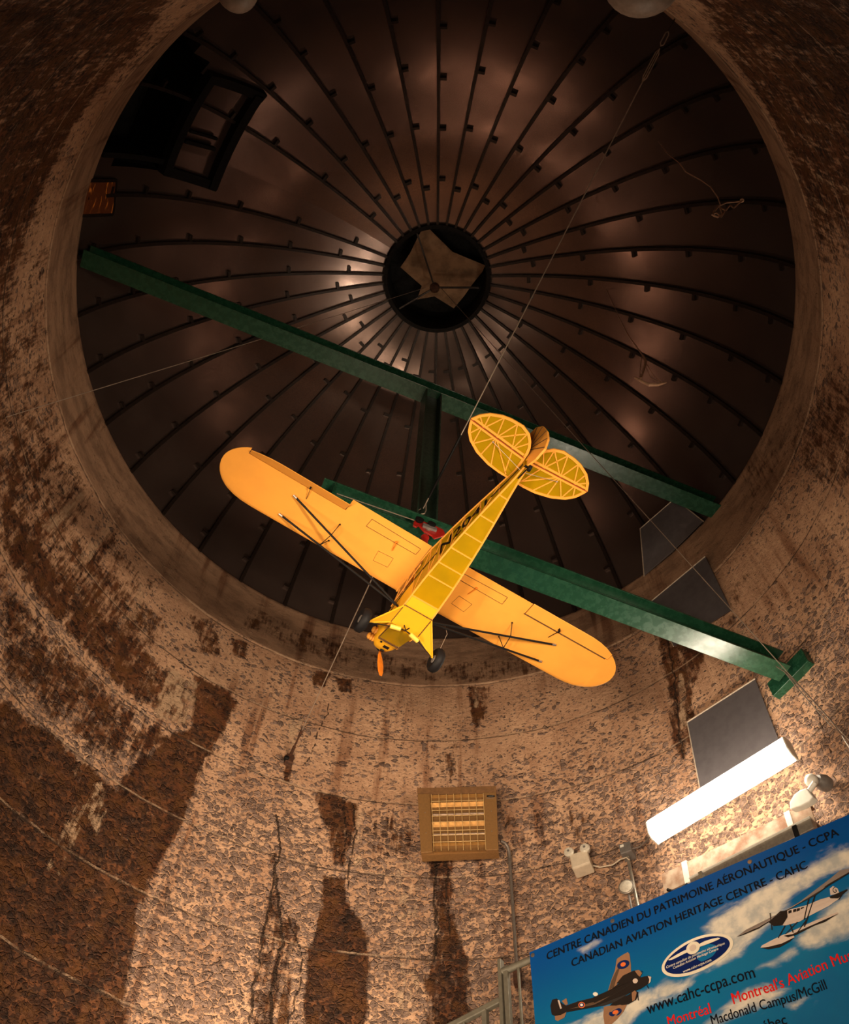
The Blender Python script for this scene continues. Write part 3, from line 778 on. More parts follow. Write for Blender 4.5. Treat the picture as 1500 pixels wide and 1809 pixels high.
# ================================================================== MODEL AIRPLANE
RM = Matrix(((0.8690, -0.4918, 0.0553, -0.0337), (0.4946, 0.8659, -0.0747, 0.3507), (-0.0111, 0.0923, 0.9957, 4.5371), (0, 0, 0, 1)))
u_ = Vector(RM.col[0][:3]).normalized(); v_ = Vector(RM.col[1][:3]); v_ = (v_ - u_ * u_.dot(v_)).normalized(); w_ = u_.cross(v_)
RM = Matrix(((u_.x, v_.x, w_.x, RM[0][3]), (u_.y, v_.y, w_.y, RM[1][3]), (u_.z, v_.z, w_.z, RM[2][3]), (0, 0, 0, 1)))
plane = thing('model_airplane', 'yellow high-wing model airplane hanging under the dome with its belly showing', 'model airplane', mat=RM)
def P_local(mb, name, mat, **kw): return mb.build(name, mat, plane, local=True, **kw)
CH, DIH = 0.39, 0.018
PROF_U = [(1.0, 0.002), (0.85, 0.022), (0.7, 0.045), (0.5, 0.075), (0.3, 0.092), (0.15, 0.082), (0.06, 0.056), (0.02, 0.034), (0.0, 0.014)]
PROF_L = [(0.02, 0.002), (0.08, -0.004), (0.3, -0.002), (0.6, 0.0), (0.85, 0.0)]
HING = -0.303
def wing_outline(x):
    """leading, trailing y at span x (no aileron cut)"""
    if x < 1.05: le = 0.0
    else:
        t = (x - 1.05) / (1.346 - 1.05); le = -0.195 * (1 - math.sqrt(max(0, 1 - t**2.6)))
    if x < 1.02: te = -CH
    else:
        t = (x - 1.02) / (1.346 - 1.02); te = -CH + (CH - 0.195) * (1 - math.sqrt(max(0, 1 - t**2.2)))
    return le, te
def wing(side):
    xs = [0.0, 0.09, 0.2, 0.35, 0.5, 0.615, 0.6155, 0.75, 0.9, 1.03, 1.08, 1.14, 1.19, 1.2345, 1.235, 1.26, 1.285, 1.305, 1.32, 1.332, 1.34, 1.345]
    mb = MB(); rings = []
    for x in xs:
        le, te = wing_outline(x); full = le - te
        cut = 0.6155 <= x <= 1.2345
        tend = HING if cut else te
        c = CH * (0.35 + 0.65 * min(1, full / CH))
        ring = []
        up = [(t, z) for t, z in PROF_U]
        z_at = lambda t: float(np.interp(t, [q[0] for q in PROF_U[::-1]], [q[1] for q in PROF_U[::-1]]))
        f = (le - tend) / full if full > 1e-4 else 1
        for t, z in PROF_U:
            tt = t * f; ring.append((side * x, le - tt * full, DIH * x + z_at(tt) * c if not (t == 1.0 and not cut) else DIH * x + 0.002))
        for t, z in PROF_L:
            tt = t * f; ring.append((side * x, le - tt * full, DIH * x + z * c))
        ring.append((side * x, le - f * full, DIH * x))
        rings.append(mb.verts(ring))
    n = len(rings[0])
    for a, b in zip(rings, rings[1:]):
        for k in range(n): mb.face([a[k], a[(k+1) % n], b[(k+1) % n], b[k]])
    mb.face(rings[0][::-1]); mb.face(rings[-1])
    w = P_local(mb, 'wing', M['yellow_wing'], smooth=True, angle=50)
    w['label'] = 'left wing with raised aileron' if side < 0 else 'right wing with neutral aileron'
    # aileron
    ang = math.radians(33 if side < 0 else 0)
    mb = MB(); rings = []
    for x in np.linspace(0.622, 1.231, 12):
        le, te = wing_outline(x); te = max(te, -CH); ch = HING - te
        z0 = DIH * x
        pts = [(0.0, 0.024), (0.0, 0.0), (ch * 0.97, 0.0), (ch, 0.002), (ch * 0.97, 0.005)]
        ring = []
        for d, z in pts:
            yy = -d * math.cos(ang) + z * math.sin(-ang) * 0.5; zz = z * math.cos(ang) - d * math.sin(ang)
            ring.append((side * x, HING - 0.004 + yy, z0 + zz))
        rings.append(mb.verts(ring))
    for a, b in zip(rings, rings[1:]):
        for k in range(5): mb.face([a[k], a[(k+1) % 5], b[(k+1) % 5], b[k]])
    mb.face(rings[0][::-1]); mb.face(rings[-1])
    P_local(mb, 'aileron', M['yellow_wing'])
    # dark seams on the underside: flap panel, servo hatch, hinge gap
    mb = MB()
    def strip(pts, w=0.0018, closed=True):
        q = pts + [pts[0]] if closed else pts
        for (x0, y0), (x1, y1) in zip(q, q[1:]):
            mb.bar((side * x0, y0, DIH * x0 - 0.0016), (side * x1, y1, DIH * x1 - 0.0016), w, 0.0022)
    strip([(0.135, -0.338), (0.465, -0.344), (0.468, -0.284), (0.137, -0.288)])
    strip([(0.325, -0.180), (0.228, -0.188), (0.222, -0.115), (0.316, -0.105)], 0.0011)
    if side > 0: strip([(0.612, HING), (1.215, HING)], 0.007, False)
    strip([(0.092, 0.0), (0.092, -CH)], 0.0014, False)
    sub_local(mb, 'seam', M['line'], w)
    mb = MB(); mb.bar((side * 0.275, -0.30, DIH * 0.27 - 0.014), (side * 0.262, -0.232, DIH * 0.27 - 0.005), 0.004, 0.004); mb.ball((side * 0.275, -0.30, DIH * .27 - 0.012), 0.008, 8)
    sub_local(mb, 'flap_horn', M['amber'], w)
    mb = MB(); mb.bar((side * 0.835, -0.24, DIH * 0.83 - 0.004), (side * 0.85, -0.325, DIH * 0.83 - 0.02), 0.003, 0.003); mb.box((side * 0.852, -0.326, DIH * .83 - 0.012), (0.004, 0, 0), (0, 0.008, 0), (0, 0, 0.012))
    sub_local(mb, 'push_rod', M['black'], w)
    return w
def sub_local(mb, name, mat, parent, **kw): return mb.build(name, mat, parent, local=True, **kw)
wl = wing(-1); wr = wing(1)
# fuselage stations: y, half width, bottom z, top z
FS = [(0.10, 0.082, -0.245, -0.075), (0.0, 0.089, -0.283, 0.0), (-0.15, 0.090, -0.281, 0.002), (-0.35, 0.085, -0.250, 0.0), (-0.475, 0.077, -0.230, -0.012),
      (-0.58, 0.070, -0.213, -0.022), (-0.69, 0.060, -0.196, -0.030), (-0.82, 0.046, -0.176, -0.040), (-0.97, 0.027, -0.154, -0.048), (-1.08, 0.014, -0.139, -0.050), (-1.17, 0.008, -0.128, -0.050)]
def fs(y):
    ys = [f[0] for f in FS][::-1]
    return tuple(float(np.interp(y, ys, [f[i] for f in FS][::-1])) for i in (1, 2, 3))
mb = MB(); rings = []
for y in (-0.215, -0.35, -0.475, -0.58, -0.69, -0.82, -0.97, -1.08, -1.17):
    w, zb, zt_ = fs(y); rings.append(mb.verts([(-w, y, zb), (w, y, zb), (w, y, zt_), (-w, y, zt_)]))
for a, b in zip(rings, rings[1:]):
    for k in range(4): mb.face([a[k], a[(k+1) % 4], b[(k+1) % 4], b[k]])
mb.face(rings[-1])
P_local(mb, 'fuselage_covering', M['film'])
mb = MB(); rings = []
for y in (0.095, 0.0, -0.15, -0.22):
    w, zb, zt_ = fs(y); zt_ = min(zt_, -0.115 - 0.02 * 0); rings.append(mb.verts([(-w, y, zb), (w, y, zb), (w, y, zt_), (-w, y, zt_)]))
for a, b in zip(rings, rings[1:]):
    for k in range(4): mb.face([a[k], a[(k+1) % 4], b[(k+1) % 4], b[k]])
mb.face(rings[0][::-1]); mb.face(rings[-1])
P_local(mb, 'cabin_floor', M['yellow'])
mb = MB()
for sx in (-1, 1):
    for ci, r in ((1, 0.0055), (2, 0.0055)):
        mb.tube([(sx * fs(y)[0], y, fs(y)[ci]) for y in np.linspace(0.08 if ci == 1 else 0.0, -1.17, 16)], r, 6)
ysb = [-0.22, -0.375, -0.47, -0.578, -0.69, -0.82, -0.97]
for i, y in enumerate(ysb):
    w, zb, zt_ = fs(y)
    for z in (zb, zt_): mb.bar((-w, y, z), (w, y, z), 0.007, 0.007)
    for sx in (-1, 1): mb.bar((sx * w, y, zb), (sx * w, y, zt_), 0.006, 0.006, up=(0, 1, 0))
    if i + 1 < len(ysb):
        y2 = ysb[i+1]; w2, zb2, zt2 = fs(y2)
        for sx in (-1, 1): mb.bar((sx * w, y, zb), (sx * w2, y2, zt2), 0.005, 0.005)
for x in (-0.03, 0.012): mb.bar((x, -0.25, -0.06), (x * 0.3, -1.0, -0.08), 0.012, 0.008)
P_local(mb, 'fuselage_frame', M['yellow_wing'])
mb = MB(); mb.box((0.01, -0.52, -0.16), (0.022, 0, 0), (0, 0.05, 0), (0, 0, 0.02)); mb.box((-0.02, -0.70, -0.13), (0.015, 0, 0), (0, 0.03, 0), (0, 0, 0.015))
P_local(mb, 'servo_tray', M['p_olive'])
# side windows
for sx in (-1, 1):
    mb = MB(); x = sx * 0.0905
    mb.prism([(x, 0.03, -0.118), (x, -0.05, -0.034), (x, -0.20, -0.016), (x, -0.275, -0.014), (x, -0.30, -0.030), (x, -0.285, -0.055), (x, -0.10, -0.108)], (sx * 0.002, 0, 0))
    wd = P_local(mb, 'side_window', M['window'])
    mb = MB()
    for p, q in (((0.0, -0.115), (-0.055, -0.04)), ((-0.10, -0.108), (-0.155, -0.022)), ((-0.20, -0.08), (-0.215, -0.016)), ((0.03, -0.118), (-0.285, -0.055))):
        mb.bar((x + sx * 0.003, p[0], p[1]), (x + sx * 0.003, q[0], q[1]), 0.006, 0.004)
    sub_local(mb, 'mullion', M['yellow_wing'], wd)
    # stripe along the side
    mb = MB()
    def side_z(y, f): w, zb, zt_ = fs(y); return zb + (zt_ - zb) * f
    for y0, y1 in ((0.06, -0.10), (-0.10, -0.30), (-0.30, -0.445), (-0.905, -1.03), (-1.03, -1.16)):
        f0 = 0.50
        mb.bar((sx * (fs(y0)[0] + 0.003), y0, side_z(y0, 0.52)), (sx * (fs(y1)[0] + 0.003), y1, side_z(y1, 0.52)), 0.002, 0.008, up=(0, 0, 1))
    P_local(mb, 'side_stripe', M['black'])
# text helper
def text_mesh(body, shear=0.0, bold=0.0):
    cu = bpy.data.curves.new('txt', 'FONT'); cu.body = body; cu.size = 1.0; cu.shear = shear; cu.resolution_u = 4
    ob = bpy.data.objects.new('txt', cu); COL.objects.link(ob)
    dg = bpy.context.evaluated_depsgraph_get(); ev = ob.evaluated_get(dg)
    me = bpy.data.meshes.new_from_object(ev)
    bpy.data.objects.remove(ob); bpy.data.curves.remove(cu)
    if bold:                                          # heavier strokes: letters doubled a hair apart
        b = bmesh.new(); b.from_mesh(me)
        g = bmesh.ops.duplicate(b, geom=b.verts[:] + b.edges[:] + b.faces[:])
        bmesh.ops.translate(b, vec=(bold * 2.2, bold * 0.9, 0), verts=[v for v in g['geom'] if isinstance(v, bmesh.types.BMVert)])
        b.to_mesh(me); b.free()
    co = np.zeros(len(me.vertices) * 3); me.vertices.foreach_get('co', co)
    return me, co.reshape(-1, 3)
def text_obj(name, body, fn, mat, parent, shear=0.0, bold=0.0):
    """fn maps (x in 0..1 along width, y in cap heights) -> point local to parent"""
    me, co = text_mesh(body, shear, bold)
    x0, x1 = co[:, 0].min(), co[:, 0].max(); cap = 0.729
    out = np.array([fn((p[0] - x0) / (x1 - x0), p[1] / cap) for p in co])
    me.vertices.foreach_set('co', out.ravel()); me.update(); me.name = name
    me.materials.clear(); me.materials.append(mat)
    o = bpy.data.objects.new(name, me); link(o, parent); return o
def reg(sx):
    def fn(x, y):
        yy = -0.475 - 0.40 * x if sx < 0 else -0.875 + 0.40 * x
        w, zb, zt_ = fs(yy)
        return (sx * (w + 0.004), yy, zb + (zt_ - zb) * (0.26 + 0.46 * y))
    return fn
for sx in (-1, 1): text_obj('registration_text', 'N2041', reg(sx), M['black'], plane, bold=0.012)
# belly plate in front of the wing, seams round it
mb = MB(); mb.prism([(-0.088, -0.150, -0.2905), (0.086, -0.150, -0.2905), (0.087, -0.004, -0.2935), (-0.089, -0.004, -0.2935)], (0, 0, 0.008))
bp = P_local(mb, 'belly_plate', M['yellow']); 
mb = MB()
for p, q in (((-0.09, -0.153), (0.088, -0.153)), ((-0.091, -0.153), (-0.092, -0.002)), ((0.089, -0.153), (0.09, -0.002))): mb.bar((*p, -0.2915), (*q, -0.2935), 0.0035, 0.004)
sub_local(mb, 'seam', M['line'], bp)
# engine cowl
mb = MB(); rings = []
CW = [(0.10, 0.082, -0.250, -0.060), (0.16, 0.082, -0.232, -0.058), (0.215, 0.078, -0.214, -0.062), (0.255, 0.070, -0.203, -0.068), (0.29, 0.052, -0.190, -0.080), (0.302, 0.034, -0.178, -0.092)]
def sup(w, zb, zt_, n=20):
    zc, hz = (zb + zt_) / 2, (zt_ - zb) / 2; out = []
    for a in np.arange(n) * 2 * PI / n:
        c, s = math.cos(a), math.sin(a); out.append((w * math.copysign(abs(c)**0.55, c), zc + hz * math.copysign(abs(s)**0.55, s)))
    return out
for y, w, zb, zt_ in CW: rings.append(mb.verts([(x, y, z) for x, z in sup(w, zb, zt_)]))
for a, b in zip(rings, rings[1:]):
    for k in range(20): mb.face([a[k], a[(k+1) % 20], b[(k+1) % 20], b[k]])
mb.face(rings[0][::-1]); mb.face(rings[-1])
cowl = P_local(mb, 'engine_cowl', M['yellow'], smooth=True)
mb = MB(); mb.prism([(-0.074, 0.02, -0.2885), (0.074, 0.02, -0.2885), (0.066, 0.175, -0.2300), (-0.066, 0.175, -0.2300)], (0, 0, 0.006)); 
ac = sub_local(mb, 'belly_film', M['film'], cowl)
mb = MB()
for p, q in (((-0.070, 0.182, -0.2285), (0.070, 0.182, -0.2285)), ((-0.080, 0.02, -0.2885), (-0.070, 0.182, -0.2285)), ((-0.068, 0.192, -0.226), (0.072, 0.192, -0.226))): mb.bar(p, q, 0.004, 0.004)
sub_local(mb, 'seam', M['line'], cowl)
mb = MB(); mb.prism([(-0.006, 0.228, -0.2135), (0.030, 0.228, -0.2135), (0.030, 0.252, -0.2065), (-0.006, 0.252, -0.2065)], (0, 0, 0.004)); mb.lathe((-0.035, 0.215, -0.2155), (0, 0, 1), [(0.007, 0), (0.007, 0.004)], 12)
sub_local(mb, 'air_slot', M['black'], cowl)
mb = MB(); mb.lathe((0.008, 0.283, -0.198), (0, 0.6, -1), [(0.013, -0.004), (0.013, 0.006)], 12); sub_local(mb, 'air_intake', M['black'], cowl)
for sx in (-1, 1):
    for y in (0.212, 0.268):
        mb = MB(); mb.lathe((sx * 0.054, y, -0.150 if sx < 0 else -0.115), (sx, 0, 0), [(0.020, 0), (0.024, 0.012), (0.019, 0.018), (0.024, 0.026), (0.019, 0.034), (0.022, 0.042), (0.014, 0.052), (0.0, 0.055)], 14)
        P_local(mb, 'engine_cylinder', M['yellow_wing'], smooth=True)
# propeller
mb = MB(); hubp = A(0.010, 0.322, -0.135)
for sgn, L in ((1, 0.222), (-1, 0.222)):
    d = A(0.16, 0, -0.987) * sgn; sd = np.cross(d, A(0, 1, 0)); rings = []
    for t, w, tw in ((0.0, 0.012, 0.9), (0.12, 0.014, 0.8), (0.35, 0.024, 0.45), (0.6, 0.026, 0.3), (0.85, 0.021, 0.22), (0.97, 0.014, 0.2), (1.0, 0.011, 0.2)):
        c = hubp + d * L * t; ch = sd * math.cos(tw) + A(0, 1, 0) * math.sin(tw) * sgn; th = np.cross(d, ch)
        rings.append(mb.verts([c - ch * w, c - th * 0.004, c + ch * w, c + th * 0.005]))
    for a, b in zip(rings, rings[1:]):
        for k in range(4): mb.face([a[k], a[(k+1) % 4], b[(k+1) % 4], b[k]])
    mb.face(rings[0][::-1]); mb.face(rings[-1])
prop = P_local(mb, 'propeller', M['amber'], smooth=True)
mb = MB(); mb.lathe(hubp, (0, 1, 0), [(0.018, -0.022), (0.02, 0.012), (0.010, 0.02), (0.0, 0.022)], 14); sub_local(mb, 'hub', M['black'], prop, smooth=True)
# landing gear
for sx in (-1, 1):
    ax = A(sx * 0.216, 0.033, -0.352)
    mb = MB(); mb.prism([(sx * 0.088, -0.150, -0.288), (sx * 0.088, 0.0, -0.290), ax], (0, 0, 0.006))
    mb.tube([(sx * 0.088, -0.148, -0.288), ax], 0.005, 6); mb.tube([(sx * 0.088, -0.004, -0.290), ax], 0.005, 6)
    leg = P_local(mb, 'gear_leg', M['yellow'])
    mb = MB(); mb.tube([ax, ax + A(sx * 0.035, 0, 0)], 0.005, 8); sub_local(mb, 'axle', M['steel'], leg)
    wc = ax + A(sx * 0.027, 0.002, 0.0)
    R, hw = 0.074, 0.0255
    prof = [(0.018, -hw * 0.55), (0.04, -hw * 0.95), (R - 0.014, -hw), (R - 0.003, -hw * 0.6), (R, 0), (R - 0.003, hw * 0.6), (R - 0.014, hw), (0.04, hw * 0.95), (0.018, hw * 0.55)]
    mb = MB(); mb.lathe(wc, (1, 0, 0), prof, 32); wh = P_local(mb, 'wheel', M['rubber'], smooth=True)
    mb = MB(); mb.lathe(wc, (1, 0, 0), [(0.022, -hw * 0.8), (0.024, -hw * 0.72), (0.024, hw * 0.72), (0.022, hw * 0.8)], 16); sub_local(mb, 'hub_cap', M['greybox'], wh, smooth=True)
    cx = sx * 0.062 - 0.004
    ca, cb = A(sx * 0.030, -0.022, -0.330), A(sx * 0.092, -0.006, -0.332)
    mb = MB(); mb.tube([ca, ca + (cb - ca) * 0.04, ca + (cb - ca) * 0.96, cb], [0.010, 0.0135, 0.0135, 0.010], 14)
    P_local(mb, 'shock_cap', M['yellow_pale'], smooth=True)
    mb = MB(); mb.tube([ax, cb], 0.0028, 6); mb.tube([ca, A(0, -0.02, -0.318)], 0.0035, 6); mb.tube([A(0, -0.02, -0.318), A(sx * 0.02, -0.03, -0.288)], 0.003, 6)
    P_local(mb, 'gear_brace', M['black'])
# wing struts
for sx in (-1, 1):
    root = A(sx * 0.091, -0.064, -0.213)
    for nm, x, y in (('f', 0.913, -0.062), ('r', 0.903, -0.219)):
        top = A(sx * x, y, DIH * x - 0.006)
        mb = MB(); d = (top - root); 
        mb.tube([root, root + d * 0.985], 0.0062, 8); st_ = P_local(mb, 'wing_strut', M['black'], smooth=True)
        mb = MB(); mb.tube([root + d * 0.975, top + d * 0.004], 0.0075, 8); sub_local(mb, 'strut_fitting', M['steel'], st_)
    sf = root + (A(sx * 0.913, -0.062, DIH * .9) - root) * 0.66; sr = root + (A(sx * 0.903, -0.219, DIH * .9) - root) * 0.645
    mb = MB(); mb.tube([sf, sr], 0.0026, 6); mb.tube([sf, A(sx * 0.594, -0.071, DIH * .59)], 0.0026, 6); mb.tube([sr, A(sx * 0.596, -0.205, DIH * .59)], 0.0026, 6)
    mb.ball((sx * 0.594, -0.071, DIH * .59 - 0.003), 0.006, 8); mb.ball((sx * 0.596, -0.205, DIH * .59 - 0.003), 0.006, 8); mb.ball(sf, 0.007, 8); mb.ball(sr, 0.007, 8)
    P_local(mb, 'jury_strut', M['black'])
# tail
ZT = -0.053
LE_T = [(0.0, -1.030), (0.08, -1.030), (0.152, -1.037), (0.240, -1.062), (0.308, -1.100), (0.346, -1.140), (0.366, -1.184)]
TE_T = [(0.374, -1.210), (0.350, -1.252), (0.310, -1.290), (0.250, -1.318), (0.200, -1.328), (0.128, -1.331), (0.075, -1.310), (0.045, -1.280), (0.024, -1.245), (0.014, -1.212)]
for sx in (-1, 1):
    ol = [(sx * x, y) for x, y in LE_T + TE_T]
    mb = MB(); mb.prism([(x, y, ZT - 0.0005) for x, y in ol], (0, 0, 0.003)); film_ = P_local(mb, 'tail_covering', M['film'])
    mb = MB(); n = len(ol)
    cen = A(sx * 0.19, -1.18)
    for i in range(n):
        p, q = A(*ol[i]), A(*ol[(i+1) % n])
        p2, q2 = p + (cen - p) / np.linalg.norm(cen - p) * 0.015, q + (cen - q) / np.linalg.norm(cen - q) * 0.015
        mb.prism([(p[0], p[1], ZT - 0.005), (q[0], q[1], ZT - 0.005), (q2[0], q2[1], ZT - 0.005), (p2[0], p2[1], ZT - 0.005)], (0, 0, 0.010))
    hy = lambda x: -1.178 - 0.03 * (x / 0.374)
    mb.bar((sx * 0.02, hy(0.02) + 0.010, ZT), (sx * 0.36, hy(0.36) + 0.010, ZT), 0.012, 0.009)
    mb.bar((sx * 0.03, hy(0.03) - 0.012, ZT), (sx * 0.365, hy(0.36) - 0.012, ZT), 0.012, 0.009)
    for hx, tips in ((0.205, [(0.04, -1.045), (0.135, -1.045), (0.215, -1.060), (0.285, -1.095)]), (0.30, [(0.285, -1.095), (0.33, -1.14)]), (0.095, [(0.05, -1.05)])):
        for tx, ty in tips: mb.bar((sx * hx, hy(hx), ZT), (sx * tx, ty, ZT), 0.0065, 0.007)
    for hx, tips in ((0.205, [(0.235, -1.312), (0.16, -1.32), (0.085, -1.305)]), (0.29, [(0.235, -1.312), (0.305, -1.285), (0.345, -1.25)]), (0.10, [(0.085, -1.305), (0.045, -1.265), (0.16, -1.32)])):
        for tx, ty in tips: mb.bar((sx * hx, hy(hx), ZT), (sx * tx, ty, ZT), 0.0065, 0.007)
    P_local(mb, 'tail_frame', M['yellow_wing'])
    mb = MB(); mb.bar((sx * 0.02, hy(0.02), ZT - 0.0055), (sx * 0.372, hy(0.372), ZT - 0.0055), 0.0035, 0.003); P_local(mb, 'hinge_line', simple('hinge_red', (0.30, 0.03, 0.008), 0.6))
    mb = MB(); mb.tube([(sx * 0.006, -1.14, -0.13), (sx * 0.205, -1.165, ZT - 0.006)], 0.0016, 5); mb.ball((sx * 0.205, -1.165, ZT - 0.006), 0.006, 8)
    P_local(mb, 'tail_brace', M['wire'])
fin_o = [(-1.05, -0.05), (-1.10, 0.02), (-1.15, 0.10), (-1.17, 0.14), (-1.19, 0.14), (-1.19, -0.05)]
rud_o = [(-1.19, -0.135), (-1.19, 0.15), (-1.215, 0.19), (-1.26, 0.195), (-1.31, 0.14), (-1.338, 0.04), (-1.34, -0.05), (-1.315, -0.12), (-1.25, -0.145)]
mb = MB(); mb.prism([(-0.003, y, z) for y, z in fin_o], (0.006, 0, 0)); P_local(mb, 'fin', M['yellow'])
def rudp(y, z, o=0.0):
    d = -1.19 - y; a = math.radians(9); return A(d * math.sin(a) + o * math.cos(a), -1.19 - d * math.cos(a) + 0, z)
mb = MB(); mb.prism([rudp(y, z, -0.006) for y, z in rud_o], rudp(-1.19, 0, 0.006) - rudp(-1.19, 0, -0.006)); rud = P_local(mb, 'rudder', M['yellow_wing'])
mb = MB()
for (y, z) in ((-1.335, 0.05), (-1.335, -0.04), (-1.315, -0.11), (-1.27, 0.18), (-1.31, 0.13)):
    for o in (-0.0072, 0.0072): mb.bar(rudp(-1.195, 0.02, o), rudp(y, z, o), 0.002, 0.005, up=(0, 0, 1))
sub_local(mb, 'rudder_rib', M['line'], rud)
mb = MB(); tw = A(0.004, -1.195, -0.168)
mb.lathe(tw, (1, 0, 0), [(0.010, -0.008), (0.018, -0.007), (0.018, 0.007), (0.010, 0.008)], 14); mb.tube([(0, -1.10, -0.140), (0, -1.15, -0.150), tw + A(0, 0.0, 0.02), tw], 0.004, 6); mb.tube([(-0.012, -1.18, -0.13), (0.018, -1.18, -0.13)], 0.004, 6)
mb.tube([tw + A(-0.02, 0.02, 0.03), tw + A(0.02, 0.015, 0.03)], 0.003, 6)
P_local(mb, 'tail_wheel', M['black'], smooth=True)

# ================================================================== WIRES AND ROPES
def wire(name, pts, r, mat, label, cat='wire', seg=6):
    mb = MB(); mb.tube(pts, r, seg); return tag(mb.build(name, mat, smooth=True), label, cat)
top_anchor = at_wall(1196, 26, 3.26); hook = at_z(748, 898, ZL + 0.32)
hk = hook
w1 = thing('support_cable', 'long steel cable from the dark wall at top right down past the airplane tail tip', 'cable', hk)
d_ = top_anchor - hk
mb = MB(); mb.tube([hk, hk + d_ * 0.5, hk + d_ * 0.93], 0.0045, 6); mb.build('wire_rope', M['wire'], w1, smooth=True)
mb = MB(); mb.tube([hk + d_ * 0.02, hk + d_ * 0.145], 0.009, 6); mb.build('sleeve', M['black'], w1, smooth=True)
for t0, t1 in ((0.86, 0.93), (0.935, 0.965)):
    mb = MB(); n1 = np.cross(d_, A(0, 0, 1)); n1 /= np.linalg.norm(n1)
    p, q = hk + d_ * t0, hk + d_ * t1
    mb.tube([p, p + (q - p) * 0.15 + n1 * 0.014, p + (q - p) * 0.85 + n1 * 0.014, q, p + (q - p) * 0.85 - n1 * 0.014, p + (q - p) * 0.15 - n1 * 0.014, p + (q-p) * 0.02], 0.0045, 6); mb.build('turnbuckle', M['wire'], w1, smooth=True)
mb = MB(); mb.tube([hk + d_ * 0.965, top_anchor], 0.006, 6); mb.build('anchor_chain', M['wire_dark'], w1)
mb = MB(); mb.tube([hk + d_ * 0.01, hk + A(0.02, 0, -0.03), hk + A(0.01, 0, -0.08), hk + A(-0.03, 0.0, -0.10), hk + A(-0.05, 0, -0.06), hk + A(-0.02, 0, -0.01)], 0.004, 6); mb.build('hook', M['wire'], w1, smooth=True)
# bracket and nose wire
bk = at_wall(512, 1340, 3.15)
br = thing('wall_bracket', 'small rusty iron bracket on the wall holding the lower end of the nose wire', 'bracket', bk)
tg, nm_ = wall_frame(bk)
mb = MB(); mb.box(bk - nm_ * 0.02, tg * 0.035, A(0, 0, 0.045), nm_ * 0.03); mb.build('block', M['rust'], br, bevel=0.006)
mb = MB(); mb.lathe(bk - tg * 0.03 + nm_ * 0.012 - A(0, 0, 0.02), nm_, [(0.022, -0.02), (0.022, 0.012), (0.014, 0.02)], 8); mb.build('bolt', M['black'], br)
b0 = bk + nm_ * 0.012 + A(0, 0, 0.045)
be = on_line(-0.17, ZL - 0.002)
wire('nose_wire', [b0, b0 + (be - b0) * 0.5, be], 0.0042, M['wire'], 'taut wire from the rusty wall bracket up past the left airplane wheel')
mb = MB(); dd = (be - b0)
mb.tube([b0 + dd * 0.0, b0 + dd * 0.04], 0.014, 8); mb.tube([b0 + dd * 0.04, b0 + dd * 0.10], 0.008, 8); mb.tube([b0 + dd * 0.10, b0 + dd * 0.13], 0.013, 8)
mb.build('turnbuckle', M['rust'], br)
# aerial wires from the ventilator
lw_top = hub + A(-0.1, 0, -0.02)
lend = at_wall(10, 737, 3.19)
wire('aerial_wire', [lw_top, (lw_top + lend) / 2 - A(0, 0, 0.03), lend], 0.0032, M['wire'], 'thin wire from the ventilator across the upper beam to the left wall')
rend = at_wall(1520, 1330, 3.12)
rw_top = hub + A(0.08, 0.0, -0.02)
rw = thing('aerial_wire', 'thin wire from the ventilator down across the wall plate to the right wall', 'wire', rend)
mb = MB(); mb.tube([rw_top, rend], 0.0035, 6); mb.build('wire_rope', M['wire'], rw, smooth=True)
dr = rw_top - rend; n1 = np.cross(dr, A(0, 0, 1)); n1 /= np.linalg.norm(n1); n2 = np.cross(dr, n1); n2 /= np.linalg.norm(n2)
mb = MB(); p, q = rend + dr * 0.02 + n2 * 0.03, rend + dr * 0.10 + n2 * 0.03
mb.tube([q + dr * 0.01 + n1 * 0.02, q, q - (q-p) * 0.3 + n1 * 0.012, p + (q-p) * 0.2 + n1 * 0.012, p, p + (q-p) * 0.2 - n1 * 0.012, q - (q-p) * 0.3 - n1 * 0.012, q], 0.004, 6); mb.tube([p, p - dr * 0.02 + n1 * 0.03, p - dr * 0.01 + n1 * 0.05], 0.004, 6)
mb.build('turnbuckle', M['steel'], rw, smooth=True)
wire('tether_line', [at_z(775, 1152, 4.22), at_z(790, 1120, 4.35), at_z(786, 1105, 4.4)], 0.0016, M['wire'], 'thin curled tether line above the right airplane wheel', 'line', 5)
# hanging ropes
def vert_drop(top, px, py):
    """height where the vertical below top passes image row py"""
    for z in np.arange(top[2], 3, -0.01):
        if proj(A(top[0], top[1], z))[1] > py: return A(top[0], top[1], z)
rt = at_dome(1072, 512, DR - 0.03); rope1 = thing('hanging_rope', 'frayed rope ending in a bowed wooden handle, hanging right of centre', 'rope', rt, group='hanging ropes')
zr = vert_drop(rt, 0, 655)[2]
g = lambda x, y: at_plane(x, y, A(rt[0], rt[1], zr), A(0, -1, 0.0))
mb = MB(); mb.tube([rt, g(1080, 530), g(1096, 565), g(1110, 592), g(1128, 617), g(1138, 632)], [0.003, 0.0035, 0.004, 0.005, 0.006, 0.007], 6); mb.build('cord', M['rope'], rope1, smooth=True)
mb = MB(); mb.tube([g(1136, 628), g(1141, 640), g(1137, 655), g(1132, 668)], [0.010, 0.013, 0.011, 0.009], 7); mb.tube([g(1134, 630), g(1131, 652), g(1131, 668)], 0.004, 6); mb.build('frayed_strand', M['rope'], rope1, smooth=True)
mb = MB(); mb.tube([g(1142, 642), g(1155, 664), g(1170, 676)], 0.003, 6); mb.tube([g(1142, 650), g(1150, 668), g(1172, 678)], 0.002, 6); mb.build('side_strand', M['rope'], rope1, smooth=True)
